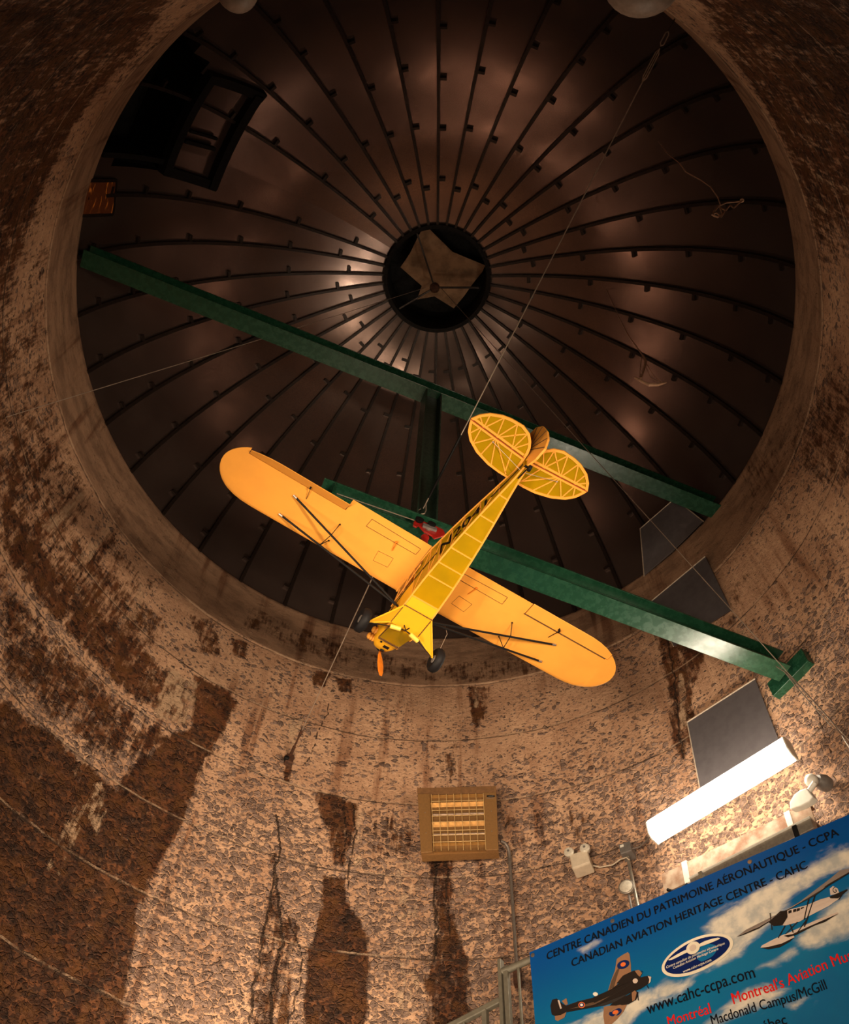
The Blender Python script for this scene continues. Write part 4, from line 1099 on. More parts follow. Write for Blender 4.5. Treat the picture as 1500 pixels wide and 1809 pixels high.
mb = MB(); mb.tube([g(1122, 667), g(1134, 674), g(1147, 680), g(1162, 680), g(1177, 676)], [0.010, 0.013, 0.014, 0.012, 0.006], 8); mb.build('wooden_handle', simple('weathered_wood', (0.55, 0.34, 0.22), 0.7), rope1, smooth=True)
rt2 = at_dome(1163, 248, DR - 0.03); rope2 = thing('hanging_rope', 'thin rope with a tangled knot of cord at its end, high on the right', 'rope', rt2, group='hanging ropes')
g2 = lambda x, y: at_plane(x, y, A(rt2[0], rt2[1] + 0.0, rt2[2] - 1.0), A(0, -1, 0.0))
mb = MB(); mb.tube([g2(1163, 250), g2(1180, 272), g2(1200, 288), g2(1212, 304), g2(1238, 318), g2(1255, 330), g2(1268, 348), g2(1273, 362)], 0.0036, 6); mb.build('cord', M['rope'], rope2, smooth=True)
mb = MB(); rr = random.Random(3)
mb.tube([g2(1312, 355), g2(1298, 357), g2(1284, 358), g2(1270, 364), g2(1261, 374), g2(1260, 381), g2(1268, 384), g2(1276, 378), g2(1272, 366), g2(1282, 372), g2(1290, 362), g2(1296, 368), g2(1304, 360), g2(1314, 353)], 0.0045, 6)
mb.tube([g2(1258, 380), g2(1266, 376), g2(1274, 384), g2(1280, 374)], 0.004, 6); mb.ball(g2(1311, 354), 0.014, 8)
mb.build('tangle', M['rope'], rope2, smooth=True)

# ================================================================== WALL FIXTURES
def frame_at(px, py, r):
    p = at_wall(px, py, r); t, n = wall_frame(p); return p, t, n
# fluorescent fixture
fa, fb = at_wall(1150, 1464, 2.98), at_wall(1398, 1326, 2.98)
zc = (fa[2] + fb[2]) / 2; fa[2] = zc + 0.01; fb[2] = zc - 0.005
fd = (fb - fa); FL = np.linalg.norm(fd); fd /= FL; fn = np.cross(fd, A(0, 0, 1)); fn /= np.linalg.norm(fn)
if fn @ fa > 0: fn = -fn                          # towards the silo centre
fu = np.cross(fn, fd); fu = fu if fu[2] > 0 else -fu
fm = (fa + fb) / 2
fl = thing('fluorescent_light', 'long lit fluorescent fixture glowing white on the wall above the banner', 'light fixture', fm - A(0, 0, 0.1))
mb = MB(); mb.box(fm - fn * 0.060, fd * (FL / 2), fu * 0.060, fn * 0.014); mb.build('housing', M['white'], fl, bevel=0.004)
mb = MB(); prof = [(-0.085, -0.045), (-0.078, 0.030), (-0.045, 0.055), (0.045, 0.055), (0.078, 0.030), (0.085, -0.045)]
mb.prism([fm - fd * (FL / 2 - 0.012) + fu * a + fn * b for a, b in prof], fd * (FL - 0.024)); mb.build('diffuser', M['tube'], fl)
for s in (-1, 1):
    mb = MB(); mb.prism([fm + fd * s * (FL / 2 - 0.006) + fu * a * 1.04 + fn * (b * 1.06 - 0.004) for a, b in prof], fd * s * 0.010); mb.build('end_cap', M['white'], fl)
# rusty channel under it, with two white straps and an unlit grey strip fixture
ca, cb = at_wall(1172, 1562, 3.08), at_wall(1436, 1436, 3.08); cz = (ca[2] + cb[2]) / 2
chn = thing('rusty_channel', 'rusty steel channel fixed on the wall under the lit fluorescent fixture', 'channel', (ca + cb) / 2)
cdv = (cb - ca); CL = np.linalg.norm(cdv); cdv /= CL; cn = np.cross(cdv, A(0, 0, 1)); cn /= np.linalg.norm(cn); cn = cn if cn @ ca < 0 else -cn
cup = np.cross(cn, cdv); cup = cup if cup[2] > 0 else -cup; cm = (ca + cb) / 2
mb = MB(); mb.box(cm, cdv * CL / 2, cup * 0.075, cn * 0.006); mb.box(cm + cup * 0.070 - cn * 0.03, cdv * CL / 2, cup * 0.005, cn * 0.03); mb.box(cm - cup * 0.070 - cn * 0.03, cdv * CL / 2, cup * 0.005, cn * 0.03)
mb.build('web', M['rustbeam'], chn)
for px, py in ((1212, 1534), (1394, 1446)):
    p = at_wall(px, py, 3.05); p = p + cn * 0.0; k = (p - cm) @ cdv; p = cm + cdv * k + cn * 0.012
    mb = MB(); mb.box(p, cdv * 0.020, cup * 0.085, cn * 0.004); mb.box(p + cup * 0.083 - cn * 0.04, cdv * 0.02, cup * 0.004, cn * 0.04); mb.box(p - cup * 0.083 - cn * 0.04, cdv * 0.02, cup * 0.004, cn * 0.04)
    mb.build('strap', M['white'], chn)
s0, s1 = at_wall(1225, 1566, 2.98), at_wall(1440, 1458, 2.98)
un = thing('strip_light', 'unlit grey strip light housing lying between the rusty channel and the banner', 'light fixture', (s0 + s1) / 2)
sd_ = (s1 - s0) / np.linalg.norm(s1 - s0); sn = np.cross(sd_, A(0, 0, 1)); sn /= np.linalg.norm(sn); sn = sn if sn @ s0 < 0 else -sn; sm = (s0 + s1) / 2; SL = np.linalg.norm(s1 - s0); su = np.cross(sn, sd_); su = su if su[2] > 0 else -su
mb = MB(); mb.box(sm, sd_ * SL / 2, su * 0.038, sn * 0.03); mb.build('housing', M['conduit'], un, bevel=0.003)
mb = MB(); mb.box(sm + su * 0.042 + sn * 0.02, sd_ * SL / 2, su * 0.004, sn * 0.02); mb.build('edge_lip', M['white'], un)
p = at_wall(1408, 1468, 2.95); k = (p - sm) @ sd_; mb = MB(); mb.box(sm + sd_ * k + sn * 0.034, sd_ * 0.016, su * 0.045, sn * 0.003); mb.build('dark_strap', M['black'], un)
wire('cable', [at_wall(1180, 1572, 3.06), at_wall(1192, 1576, 3.03), at_wall(1205, 1570, 3.03), at_wall(1215, 1562, 3.02)], 0.012, M['black'], 'short black cable end bunched below the left end of the rusty channel', 'cable')
# emergency lamp with white paddle at the right
p, t, n = frame_at(1450, 1380, 3.10)
eb = thing('bulb_holder', 'grey and white bulb holder with a curved white shade, right of the lit fluorescent fixture', 'lamp', p)
mb = MB(); mb.lathe(p - n * 0.06, n, [(0.05, 0), (0.055, 0.04), (0.045, 0.07), (0.03, 0.09)], 18); mb.build('base', M['greybox'], eb, smooth=True)
mb = MB(); mb.ball(p + n * 0.05 - t * 0.03, 0.045, 16); mb.build('bulb', M['white'], eb, smooth=True)
p2 = at_wall(1425, 1420, 3.04); 
pad = eb
t2, n2_ = wall_frame(p2); pts = [(1406, 1436), (1404, 1424), (1412, 1410), (1422, 1402), (1434, 1398), (1446, 1414), (1440, 1422), (1424, 1430)]
mb = MB(); mb.prism([at_plane(x, y, p2, n2_) for x, y in pts], n2_ * 0.05); mb.build('shade', M['white'], pad, bevel=0.006)
q0, q1 = at_plane(1434, 1400, p2, n2_), at_plane(1444, 1385, p2, n2_); mb = MB(); mb.tube([q0 + n2_ * 0.02, q1 + n2_ * 0.02], 0.018, 10); mb.build('shade_neck', M['white'], pad, smooth=True)
# twin emergency light
p, t, n = frame_at(1029, 1524, 3.10)
el = thing('emergency_light', 'cream twin-head emergency light box mounted left of the fluorescent fixture', 'emergency light', p - A(0, 0, 0.08))
corners = [(1009, 1517), (1040, 1507), (1047, 1531), (1014, 1543)]
cc_ = [at_plane(x, y, p, n) for x, y in corners]
mb = MB(); mb.prism([c - n * 0.07 for c in cc_], n * 0.12); mb.build('battery_box', M['cream'], el, bevel=0.012)
for px, py in ((1005, 1505), (1033, 1498)):
    c = at_plane(px, py, p + n * 0.05, n)
    mb = MB(); mb.lathe(c - n * 0.03, n, [(0.014, -0.03), (0.036, 0.0), (0.040, 0.03), (0.032, 0.042), (0.0, 0.046)], 18); h_ = mb.build('lamp_head', M['glass'], el, smooth=True)
    mb = MB(); mb.lathe(c + n * 0.012, n, [(0.010, 0), (0.010, 0.006)], 10); sub_build(mb, 'bulb', M['greybox'], h_)
# junction box, conduit, round lamp
p, t, n = frame_at(1106, 1500, 3.12)
jb = thing('junction_box', 'dark grey junction box on top of the vertical conduit near the fluorescent end', 'junction box', p)
mb = MB(); mb.box(p - n * 0.03, t * 0.045, A(0, 0, 0.045), n * 0.05); mb.build('box', M['greybox'], jb, bevel=0.006)
mb = MB(); mb.box(p + n * 0.022 - t * 0.02 + A(0, 0, 0.02), t * 0.014, A(0, 0, 0.01), n * 0.001); mb.build('sticker', M['white'], jb)
mb = MB(); c0 = at_wall(1109, 1514, 3.14); c1 = at_wall(1130, 1640, 3.14); c1[0], c1[1] = c0[0], c0[1]; c1[2] = 3.2
mb.tube([c0, c1], 0.014, 12); tag(mb.build('conduit', M['conduit'], smooth=True), 'bright vertical conduit dropping from the junction box behind the banner', 'conduit')
p, t, n = frame_at(1106, 1566, 3.05)
rl = thing('round_lamp', 'round glass lamp head on the bright conduit above the banner edge', 'lamp', p)
mb = MB(); mb.lathe(p - n * 0.05, n, [(0.02, -0.01), (0.035, 0.0), (0.056, 0.04), (0.058, 0.05), (0.052, 0.054)], 24); mb.build('rim', M['conduit'], rl, smooth=True)
mb = MB(); mb.lathe(p, n, [(0.052, 0.0), (0.04, 0.010), (0.018, 0.014), (0, 0.015)], 24); mb.build('lens', M['glass'], rl, smooth=True)
mb = MB(); mb.tube([p - n * 0.03 - A(0, 0, 0.05), p - n * 0.03 - A(0, 0, 0.20)], 0.008, 8); mb.build('stem', M['greybox'], rl)
wire('cable', [at_wall(1044, 1528, 3.14), at_wall(1060, 1532, 3.15), at_wall(1082, 1528, 3.15), at_wall(1096, 1518, 3.14), at_wall(1107, 1515, 3.12), at_wall(1112, 1519, 3.12)], 0.005, M['cream'], 'thin cream cable from the twin emergency light to the conduit', 'cable')
wire('cable', [at_wall(1117, 1500, 3.12), at_wall(1130, 1496, 3.12), at_wall(1142, 1486, 3.10), at_wall(1152, 1474, 3.08)], 0.006, M['conduit_dark'], 'short dark cable from the junction box to the fluorescent fixture', 'cable')

# heater
hp = [at_wall(738, 1400, 2.86), at_wall(876, 1388, 2.86), at_wall(880, 1502, 2.96), at_wall(745, 1507, 2.96)]
hc_ = sum(hp) / 4; hx = (hp[1] + hp[2] - hp[0] - hp[3]); hx /= np.linalg.norm(hx); hdn = (hp[2] + hp[3] - hp[0] - hp[1]); hdn = hdn - hx * (hdn @ hx); hdn /= np.linalg.norm(hdn)
hn = np.cross(hx, hdn); hn = hn if hn @ hc_ < 0 else -hn
HH = lambda x, y, o=0.0: at_plane(x, y, hc_, hn) + hn * o
heat = thing('wall_heater', 'bronze infrared wall heater with a wire grille above the stained wall', 'heater', hc_)
zz = lambda x, y: (700 + x * 220 / 1500, 1360 + y * 200 / 1364)
body = [zz(250, 220), zz(1200, 195), zz(1232, 965), zz(298, 1005)]
mb = MB(); b_ = [HH(*q, -0.03) for q in body]; mb.prism(b_, -hn * 0.09); mb.build('back_box', M['bronze'], heat)
for q in ([(258, 295), (405, 292), (440, 990), (298, 1005)], [(1050, 278), (1203, 275), (1232, 965), (1082, 972)]):
    mb = MB(); mb.prism([HH(*zz(*c), -0.03) for c in q], hn * 0.035); mb.build('side_panel', M['bronze'], heat, bevel=0.002)
mb = MB(); mb.prism([HH(*zz(*c), 0.0) for c in [(250, 220), (1200, 195), (1203, 278), (258, 298)]], -hn * 0.03); mb.build('top_hood', simple('dark_bronze', (0.25, 0.125, 0.055), 0.45, 0.4), heat)
def hl(t, a, b): return (a[0] * (1 - t) + b[0] * t, a[1] * (1 - t) + b[1] * t)
for ya, yb in (((410, 300, 1050, 285), (415, 395, 1055, 375)), ((415, 395, 1055, 375), (428, 632, 1065, 612)), ((428, 632, 1065, 612), (440, 878, 1075, 858)), ((440, 878, 1075, 858), (446, 985, 1080, 970))):
    mb = MB(); rows = []
    for t in np.linspace(0, 1, 9):
        l = hl(t, ya[:2], yb[:2]); r = hl(t, ya[2:], yb[2:]); dep = -0.005 - 0.05 * math.sin(PI * t) ** 0.8
        rows.append(mb.verts([HH(*zz(*l), dep), HH(*zz(*r), dep)]))
    for a, b in zip(rows, rows[1:]): mb.face([a[0], a[1], b[1], b[0]])
    mb.build('reflector', M['gold'], heat, smooth=True)
for l, r in (((430, 525), (1055, 505)), ((440, 765), (1070, 748))):
    mb = MB(); mb.tube([HH(*zz(*l), -0.02), HH(*zz(*r), -0.02)], 0.011, 10); mb.build('heating_tube', M['quartz'], heat, smooth=True)
mb = MB()
for k in range(8):
    t = k / 7; mb.tube([HH(*zz(425 + 625 * t, 305 - 14 * t), 0.012), HH(*zz(455 + 625 * t, 985 - 14 * t), 0.012)], 0.0026, 6)
for y0 in (390, 500, 568, 640, 745, 800, 880):
    mb.tube([HH(*zz(418 + (y0 - 300) * .04, y0), 0.010), HH(*zz(1052 + (y0 - 300) * .04, y0 - 18), 0.010)], 0.0026, 6)
mb.build('wire_grille', simple('grille_wire', (0.62, 0.40, 0.17), 0.4, 0.3), heat)
mb = MB(); e_ = [HH(*zz(1140 + 52 * math.cos(a), 322 + 14 * math.sin(a)), 0.0055) for a in np.linspace(0, 2 * PI, 20, endpoint=False)]; mb.prism(e_, hn * 0.001)
em = mb.build('maker_badge', M['black'], heat)
mb = MB(); mb.bar(HH(*zz(1112, 324), 0.0075), HH(*zz(1172, 321), 0.0075), 0.001, 0.0035, up=hdn); mb.bar(HH(*zz(1090, 347), 0.0065), HH(*zz(1185, 345), 0.0065), 0.001, 0.002, up=hdn); sub_build(mb, 'badge_mark', M['greybox'], em)
mb = MB()
for q in ((348, 520), (360, 765), (1145, 503), (1152, 745)): mb.lathe(HH(*zz(*q), 0.004), hn, [(0.004, 0), (0.004, 0.004), (0.0, 0.005)], 8)
mb.build('screw', M['steel'], heat)
for q in ((420, 420), (1080, 410), (440, 640), (1090, 630)):
    pq = HH(*zz(*q), -0.12); tq, nq = wall_frame(pq); rr_ = np.linalg.norm(pq[:2])
    mb = MB(); mb.tube([pq, pq - nq * (R0 - rr_ - 0.002)], 0.012, 8); mb.build('mounting_leg', M['greybox'], heat)
# heater conduit
cpx = [(884, 1486), (892, 1489), (897, 1496), (899.5, 1506), (900.5, 1520)]
base = at_wall(900, 1515, 3.15)
pts = [at_wall(x, y, 3.06 + 0.09 * i / 4) for i, (x, y) in enumerate(cpx)]
low = A(pts[-1][0], pts[-1][1], at_wall(909, 1690, 3.15)[2] - 0.12)
hcd = thing('conduit', 'dull vertical conduit curving out of the heater and down the wall', 'conduit', low)
mb = MB(); mb.tube(pts + [low], 0.013, 12); mb.build('pipe', M['conduit_dark'], hcd, smooth=True)
mb = MB(); mb.tube([A(low[0], low[1], at_wall(901, 1520, 3.15)[2] + 0.03), A(low[0], low[1], at_wall(901, 1520, 3.15)[2] - 0.02)], 0.018, 12); mb.build('coupling', M['conduit_dark'], hcd, smooth=True)
tl, nl = wall_frame(low)
mb = MB(); mb.box(low - A(0, 0, 0.04), tl * 0.026, nl * 0.03, A(0, 0, 0.06)); mb.build('outlet_box', M['rust'], hcd, bevel=0.004)

# ================================================================== LANDING, RAILING, BANNER
BA = A(0.832, 2.231, 3.6); BU = A(0.778, -0.628, 0); BU /= np.linalg.norm(BU); BNn = A(-0.628, -0.778, 0); BNn /= np.linalg.norm(BNn)
def rail_pt(u, z, off=0.0): return BA + BU * u + BNn * off + A(0, 0, z - 3.6)
# deck: segment between railing line and the wall
dk = MB(); st0 = rail_pt(-0.22, 0, -0.0); st1 = rail_pt(2.55, 0, 0)
a0 = math.atan2(st0[0], st0[1]); a1 = math.atan2(st1[0], st1[1])
arc = [(math.sin(a) * (R0 - 0.01), math.cos(a) * (R0 - 0.01)) for a in np.linspace(a1, a0, 24)]
poly = [(st0[0], st0[1]), (st1[0], st1[1])] + arc
dk.prism([(x, y, 2.42) for x, y in poly], (0, 0, 0.13))
tag(dk.build('landing_platform', M['rail']), 'grey steel landing platform behind the railing below the banner', 'platform')
rail = thing('landing_railing', 'grey pipe railing of the landing that carries the blue banner', 'railing', rail_pt(-0.2, 2.55))
mb = MB(); mb.tube([rail_pt(-0.215, 3.59, 0), rail_pt(2.5, 3.59, 0)], 0.021, 14); mb.build('top_rail', M['rail'], rail, smooth=True)
mb = MB(); mb.tube([rail_pt(-0.215, 2.70, 0), rail_pt(2.5, 2.70, 0)], 0.016, 10); mb.build('bottom_rail', M['rail'], rail, smooth=True)
for u in (-0.215, 1.15, 2.5):
    c = rail_pt(u, 3.08, 0); mb = MB()
    mb.box(c - BU * 0.012 + A(0, 0, 0.03), BU * 0.012, BNn * 0.022, A(0, 0, 0.56)); mb.box(c + BU * 0.026, BU * 0.016, BNn * 0.016, A(0, 0, 0.53))
    mb.build('post', M['rail'], rail, bevel=0.003)
for u in np.arange(-0.105, 2.4, 0.125):
    if abs(u - 1.15) < 0.06: continue
    mb = MB(); mb.tube([rail_pt(u, 2.70), rail_pt(u, 3.575)], 0.009, 8); mb.build('picket', M['rail'], rail, smooth=True)
# stair rail going down to the left
sr0 = at_wall(885, 1766, 2.40); sr1 = at_wall(800, 1809, 2.40); 
pst = rail_pt(-0.245, 3.35)
sr0 = A(pst[0], pst[1], at_plane(885, 1768, pst, BNn)[2])
dirn = at_plane(800, 1812, A(pst[0], pst[1], 0), A(-0.12, -1, 0)) - sr0; dirn /= np.linalg.norm(dirn)
sr_end = sr0 + dirn * 1.1
stair = thing('stair_railing', 'lower grey handrail sloping down to the left of the landing post', 'railing', sr_end - A(0, 0, 0.9))
mb = MB(); mb.bar(sr0, sr_end, 0.04, 0.035); mb.build('handrail', M['rail'], stair, bevel=0.006)
for k in (0.10, 0.62):
    q = sr0 + dirn * k; mb = MB(); mb.box(q - A(0, 0, 0.45), BU * 0.016, BNn * 0.016, A(0, 0, 0.44)); mb.build('post', M['rail'], stair, bevel=0.002)
for k in (0.24, 0.37, 0.50):
    q = sr0 + dirn * k; mb = MB(); mb.tube([q - A(0, 0, 0.02), q - A(0, 0, 0.75)], 0.008, 8); mb.build('picket', M['rail'], stair, smooth=True)
mb = MB(); mb.bar(sr0 - A(0, 0, 0.78), sr_end - A(0, 0, 0.78), 0.03, 0.03); mb.build('bottom_rail', M['rail'], stair)

# banner
BOFF = 0.034
def wave(u, v): return 0.006 * math.sin(7 * u + 2.1 * v) * min(1, v * 3) + 0.004 * math.sin(15 * u - 5 * v) * min(1, v * 2)
def bpt(u, v, off=0.0): return rail_pt(u, 3.612 - v, BOFF + wave(u, v) + off)
def buv(px, py):
    p = at_plane(px, py, rail_pt(0, 3.6, BOFF), BNn) - rail_pt(0, 3.612, BOFF); return p @ BU, -p[2]
BW, BH = 2.44, 1.02
CLOUDS = [[(1238, 1642), (1260, 1615), (1300, 1592), (1380, 1545), (1420, 1530), (1470, 1497), (1520, 1490), (1520, 1528), (1440, 1560), (1400, 1582), (1385, 1620), (1335, 1655), (1300, 1690), (1270, 1712), (1225, 1725), (1280, 1670)],
          [(1520, 1555), (1460, 1600), (1425, 1630), (1400, 1660), (1430, 1680), (1520, 1650)], [(1340, 1708), (1370, 1690), (1402, 1674), (1408, 1684), (1372, 1700)],
          [(965, 1830), (1050, 1788), (1130, 1752), (1180, 1730), (1228, 1735), (1205, 1758), (1145, 1782), (1080, 1830)], [(1240, 1812), (1290, 1775), (1318, 1744), (1362, 1738), (1394, 1748), (1350, 1782), (1270, 1812)],
          [(1022, 1677), (1062, 1657), (1072, 1662), (1036, 1682)], [(1385, 1775), (1420, 1755), (1435, 1762), (1400, 1782)]]
nu, nv = 250, 105
uu, vv_ = np.meshgrid(np.linspace(0, BW, nu), np.linspace(0, BH, nv))
cl = np.zeros(uu.shape)
for P in CLOUDS: cl = np.maximum(cl, 0.92 * poly_field(uu.ravel(), vv_.ravel(), np.array([buv(*q) for q in P]), 0.085).reshape(uu.shape))
verts = [bpt(u, v) for u, v in zip(uu.ravel(), vv_.ravel())]
faces = [(j*nu+i, j*nu+i+1, (j+1)*nu+i+1, (j+1)*nu+i) for j in range(nv-1) for i in range(nu-1)]
ban = thing('banner', 'large blue printed vinyl banner with sky, airplanes and lettering on the landing railing', 'banner', rail_pt(BW / 2, 3.6 - BH, BOFF))
inv = np.array(ban.location)
cloth = raw_mesh('vinyl_sheet', [v - inv for v in verts], faces, M['banner'], ban, smooth=True)
at_ = cloth.data.attributes.new('cloud', 'FLOAT', 'POINT'); at_.data.foreach_set('value', cl.ravel().astype(np.float32))
at_ = cloth.data.attributes.new('uu', 'FLOAT', 'POINT'); at_.data.foreach_set('value', uu.ravel().astype(np.float32))
at_ = cloth.data.attributes.new('vv', 'FLOAT', 'POINT'); at_.data.foreach_set('value', vv_.ravel().astype(np.float32))
for u, v in ((0.022, 0.03), (0.565, 0.03), (1.43, 0.03), (2.06, 0.03), (0.022, 0.9)):
    mb = MB(); mb.lathe(bpt(u, v, 0.001), BNn, [(0.006, 0), (0.013, 0.001), (0.013, 0.004), (0.006, 0.005)], 14); mb.build('grommet', M['steel'], ban, smooth=True)
mb = MB(); mb.tube([bpt(u, -0.002, -0.012) for u in np.linspace(0.55, BW, 20)], 0.006, 6); mb.build('top_hem', M['white'], ban)
def line_text(name, body, pl, pr, mat, cap, bold=0.0, shear=0.0, parent=None, off=0.0025):
    (u0, v0), (u1, v1) = buv(*pl), buv(*pr)
    def fn(x, y):
        u = u0 + (u1 - u0) * x; v = v0 + (v1 - v0) * x - cap * y
        return bpt(u, v, off) - inv
    return text_obj(name, body, fn, mat, parent or ban, shear, bold)
line_text('banner_text', 'CENTRE CANADIEN DU PATRIMOINE AÉRONAUTIQUE - CCPA', (967, 1697), (1484, 1476), M['p_black'], 0.052, 0.021)
line_text('banner_text', 'CANADIAN AVIATION HERITAGE CENTRE - CAHC', (1011, 1709), (1428, 1533), M['p_black'], 0.050, 0.021)
line_text('banner_text', 'www.cahc-ccpa.com', (1145, 1793), (1335, 1726), M['p_black'], 0.066, 0.010)
line_text('banner_text', "Montreal's Aviation Museum", (1297, 1775), (1549, 1682), M['p_red'], 0.058, 0.012)
line_text('banner_text', 'Montréal', (1183, 1816), (1258, 1790), M['p_red'], 0.056, 0.012)
line_text('banner_text', 'Macdonald Campus/McGill', (1259, 1812), (1463, 1748), M['p_black'], 0.052, 0.010)
line_text('banner_text', 'Québec', (1321, 1832), (1391, 1808), M['p_black'], 0.052, 0.010)
def decal(name, px, mat, off, parent=None, zoom=None):
    mb = MB(); pts = [zoom(*q) if zoom else q for q in px]
    mb.prism([bpt(*buv(*q), off) for q in pts], BNn * 0.0006)
    return mb.build(name, mat, parent or ban) if parent is None or parent is ban else sub_build(mb, name, mat, parent)
# oval badge
lc = buv(1230.6, 1689.6); e1 = np.array(buv(1291.5, 1667)) ; 
ew, eh = 0.247, 0.148
def oval(cx, cy, rx, ry, n=48, rot=0.0):
    return [(cx + rx * math.cos(a) * math.cos(rot) - ry * math.sin(a) * math.sin(rot), cy + rx * math.cos(a) * math.sin(rot) + ry * math.sin(a) * math.cos(rot)) for a in np.arange(n) * 2 * PI / n]
# fit oval from its four traced extremes
ext = [buv(1169.8, 1708), buv(1291.7, 1668), buv(1262, 1647.5), buv(1205, 1731)]
cu_, cv_ = np.mean([e[0] for e in ext]), np.mean([e[1] for e in ext])
def decal_uv(name, uvs, mat, off, parent=None):
    mb = MB(); mb.prism([bpt(u, v, off) for u, v in uvs], BNn * 0.0006)
    return mb.build(name, mat, ban) if parent is None else sub_build(mb, name, mat, parent)
rx_ = max(abs(ext[0][0] - cu_), abs(ext[1][0] - cu_)) * 1.02; ry_ = max(abs(ext[2][1] - cv_), abs(ext[3][1] - cv_)) * 1.0
badge = decal_uv('oval_badge', oval(cu_, cv_, rx_, ry_), M['p_cream'], 0.003)
decal_uv('badge_field', oval(cu_, cv_, rx_ - 0.018, ry_ - 0.016), M['p_navy'], 0.0045, badge)
zb5 = lambda x, y: (1150 + x * .11333, 1620 + y * .11333)
for q in ([(280, 675), (400, 605), (520, 545), (610, 515), (618, 555), (530, 590), (420, 640), (330, 680), (288, 684)], [(745, 460), (850, 405), (960, 365), (1060, 340), (1094, 347), (1085, 360), (1000, 405), (880, 455), (760, 495)]):
    decal('badge_propeller', q, M['p_cream'], 0.006, badge, zb5)
hu, hv = buv(*zb5(675, 503))
decal_uv('badge_hub', oval(hu, hv, 0.040, 0.034, 24), M['p_cream'], 0.0062, badge)
decal_uv('badge_hub', oval(hu, hv, 0.020, 0.018, 20), M['p_pink'], 0.0072, badge)
line_text('badge_text', 'Centre canadien du patrimoine aéronautique', zb5(250, 812), zb5(1168, 440), M['p_white'], 0.0150, 0.012, 0.25, None, 0.0062)
line_text('badge_text', 'Canadian Aviation Heritage Centre', zb5(360, 822), zb5(1074, 532), M['p_white'], 0.0150, 0.012, 0.25, None, 0.0062)
line_text('badge_text', 'www.cahc-ccpa.com', zb5(515, 884), zb5(965, 708), M['p_white'], 0.0150, 0.014, 0.1, None, 0.0062)
# bomber picture
z1 = lambda x, y: (960 + x * .18, 1660 + y * .18)
bom = decal('bomber_picture', [(240, 722), (238, 655), (350, 612), (480, 572), (560, 530), (660, 482), (740, 425), (860, 380), (960, 372), (1040, 356), (1066, 376), (1050, 430), (960, 485), (840, 525), (700, 605), (600, 642), (480, 668), (350, 698)], M['p_dark'], 0.0032, None, z1)
decal('bomber_wing', [(628, 500), (660, 400), (700, 300), (720, 190), (775, 150), (830, 122), (846, 142), (858, 240), (862, 330), (760, 380), (690, 470)], M['p_brown'], 0.0024, bom, z1)
decal('bomber_wing', [(590, 655), (700, 630), (800, 600), (820, 622), (780, 700), (720, 770), (660, 828), (600, 845), (585, 745)], M['p_brown'], 0.0024, bom, z1)
decal('camouflage_patch', [(640, 490), (665, 400), (715, 300), (760, 250), (720, 360), (690, 460)], M['p_olive'], 0.0029, bom, z1)
decal('camouflage_patch', [(270, 690), (420, 640), (560, 590), (700, 520), (840, 470), (900, 440), (760, 540), (600, 610), (430, 660)], M['p_olive'], 0.0041, bom, z1)
decal('engine', [(715, 425), (780, 352), (880, 308), (940, 298), (975, 330), (952, 372), (860, 388), (760, 422)], M['p_dark'], 0.0036, bom, z1)
decal('engine', [(648, 642), (720, 572), (820, 545), (900, 500), (936, 520), (912, 590), (830, 632), (740, 642)], M['p_dark'], 0.0036, bom, z1)
decal('engine_cowl', [(900, 308), (940, 298), (972, 332), (950, 368), (925, 345)], M['p_brown'], 0.0042, bom, z1)
decal('engine_cowl', [(868, 520), (900, 500), (918, 520), (900, 590), (872, 605)], M['p_brown'], 0.0042, bom, z1)
decal('tail_fin', [(90, 742), (78, 660), (95, 600), (140, 588), (200, 640), (242, 660), (235, 720), (180, 748), (120, 757)], M['p_dark'], 0.0036, bom, z1)
decal('tail_plane', [(120, 757), (235, 722), (216, 772), (150, 806), (124, 795)], M['p_brown'], 0.0030, bom, z1)
decal('tail_plane', [(190, 612), (238, 585), (250, 645), (225, 652)], M['p_brown'], 0.0030, bom, z1)
decal('fin_flash', [(152, 606), (168, 603), (192, 685), (176, 690)], M['p_pink'], 0.0046, bom, z1)
for (x, y, r1, r2, c1) in ((785, 245, 64, 40, 'p_roundel'), (785, 245, 27, 20, 'p_orange'), (703, 708, 66, 36, 'p_roundel'), (703, 708, 30, 18, 'p_orange'), (385, 650, 32, 30, 'p_orange'), (385, 650, 24, 22, 'p_roundel'), (385, 650, 14, 13, 'p_white')):
    o_ = 0.0046 + 0.0012 * (r1 < 60) + 0.001 * (r1 < 20)
    decal('roundel', oval(x, y, r1, r2, 20, -0.38), M[c1], o_, bom, z1)
decal('cockpit', oval(905, 408, 26, 24, 14), M['p_pink'], 0.0050, bom, z1); decal('turret', oval(512, 535, 24, 20, 12), M['p_white'], 0.0050, bom, z1)
decal('nose_glass', [(1030, 360), (1064, 372), (1058, 420), (1040, 440), (1046, 395)], M['p_pink'], 0.0050, bom, z1)
for p_, q_ in (((965, 310), (985, 325)), ((925, 520), (935, 600)), ((1025, 455), (1040, 488))): 
    decal('propeller', [(p_[0] - 5, p_[1]), (p_[0] + 5, p_[1]), (q_[0] + 4, q_[1]), (q_[0] - 4, q_[1])], M['p_black'], 0.0052, bom, z1)
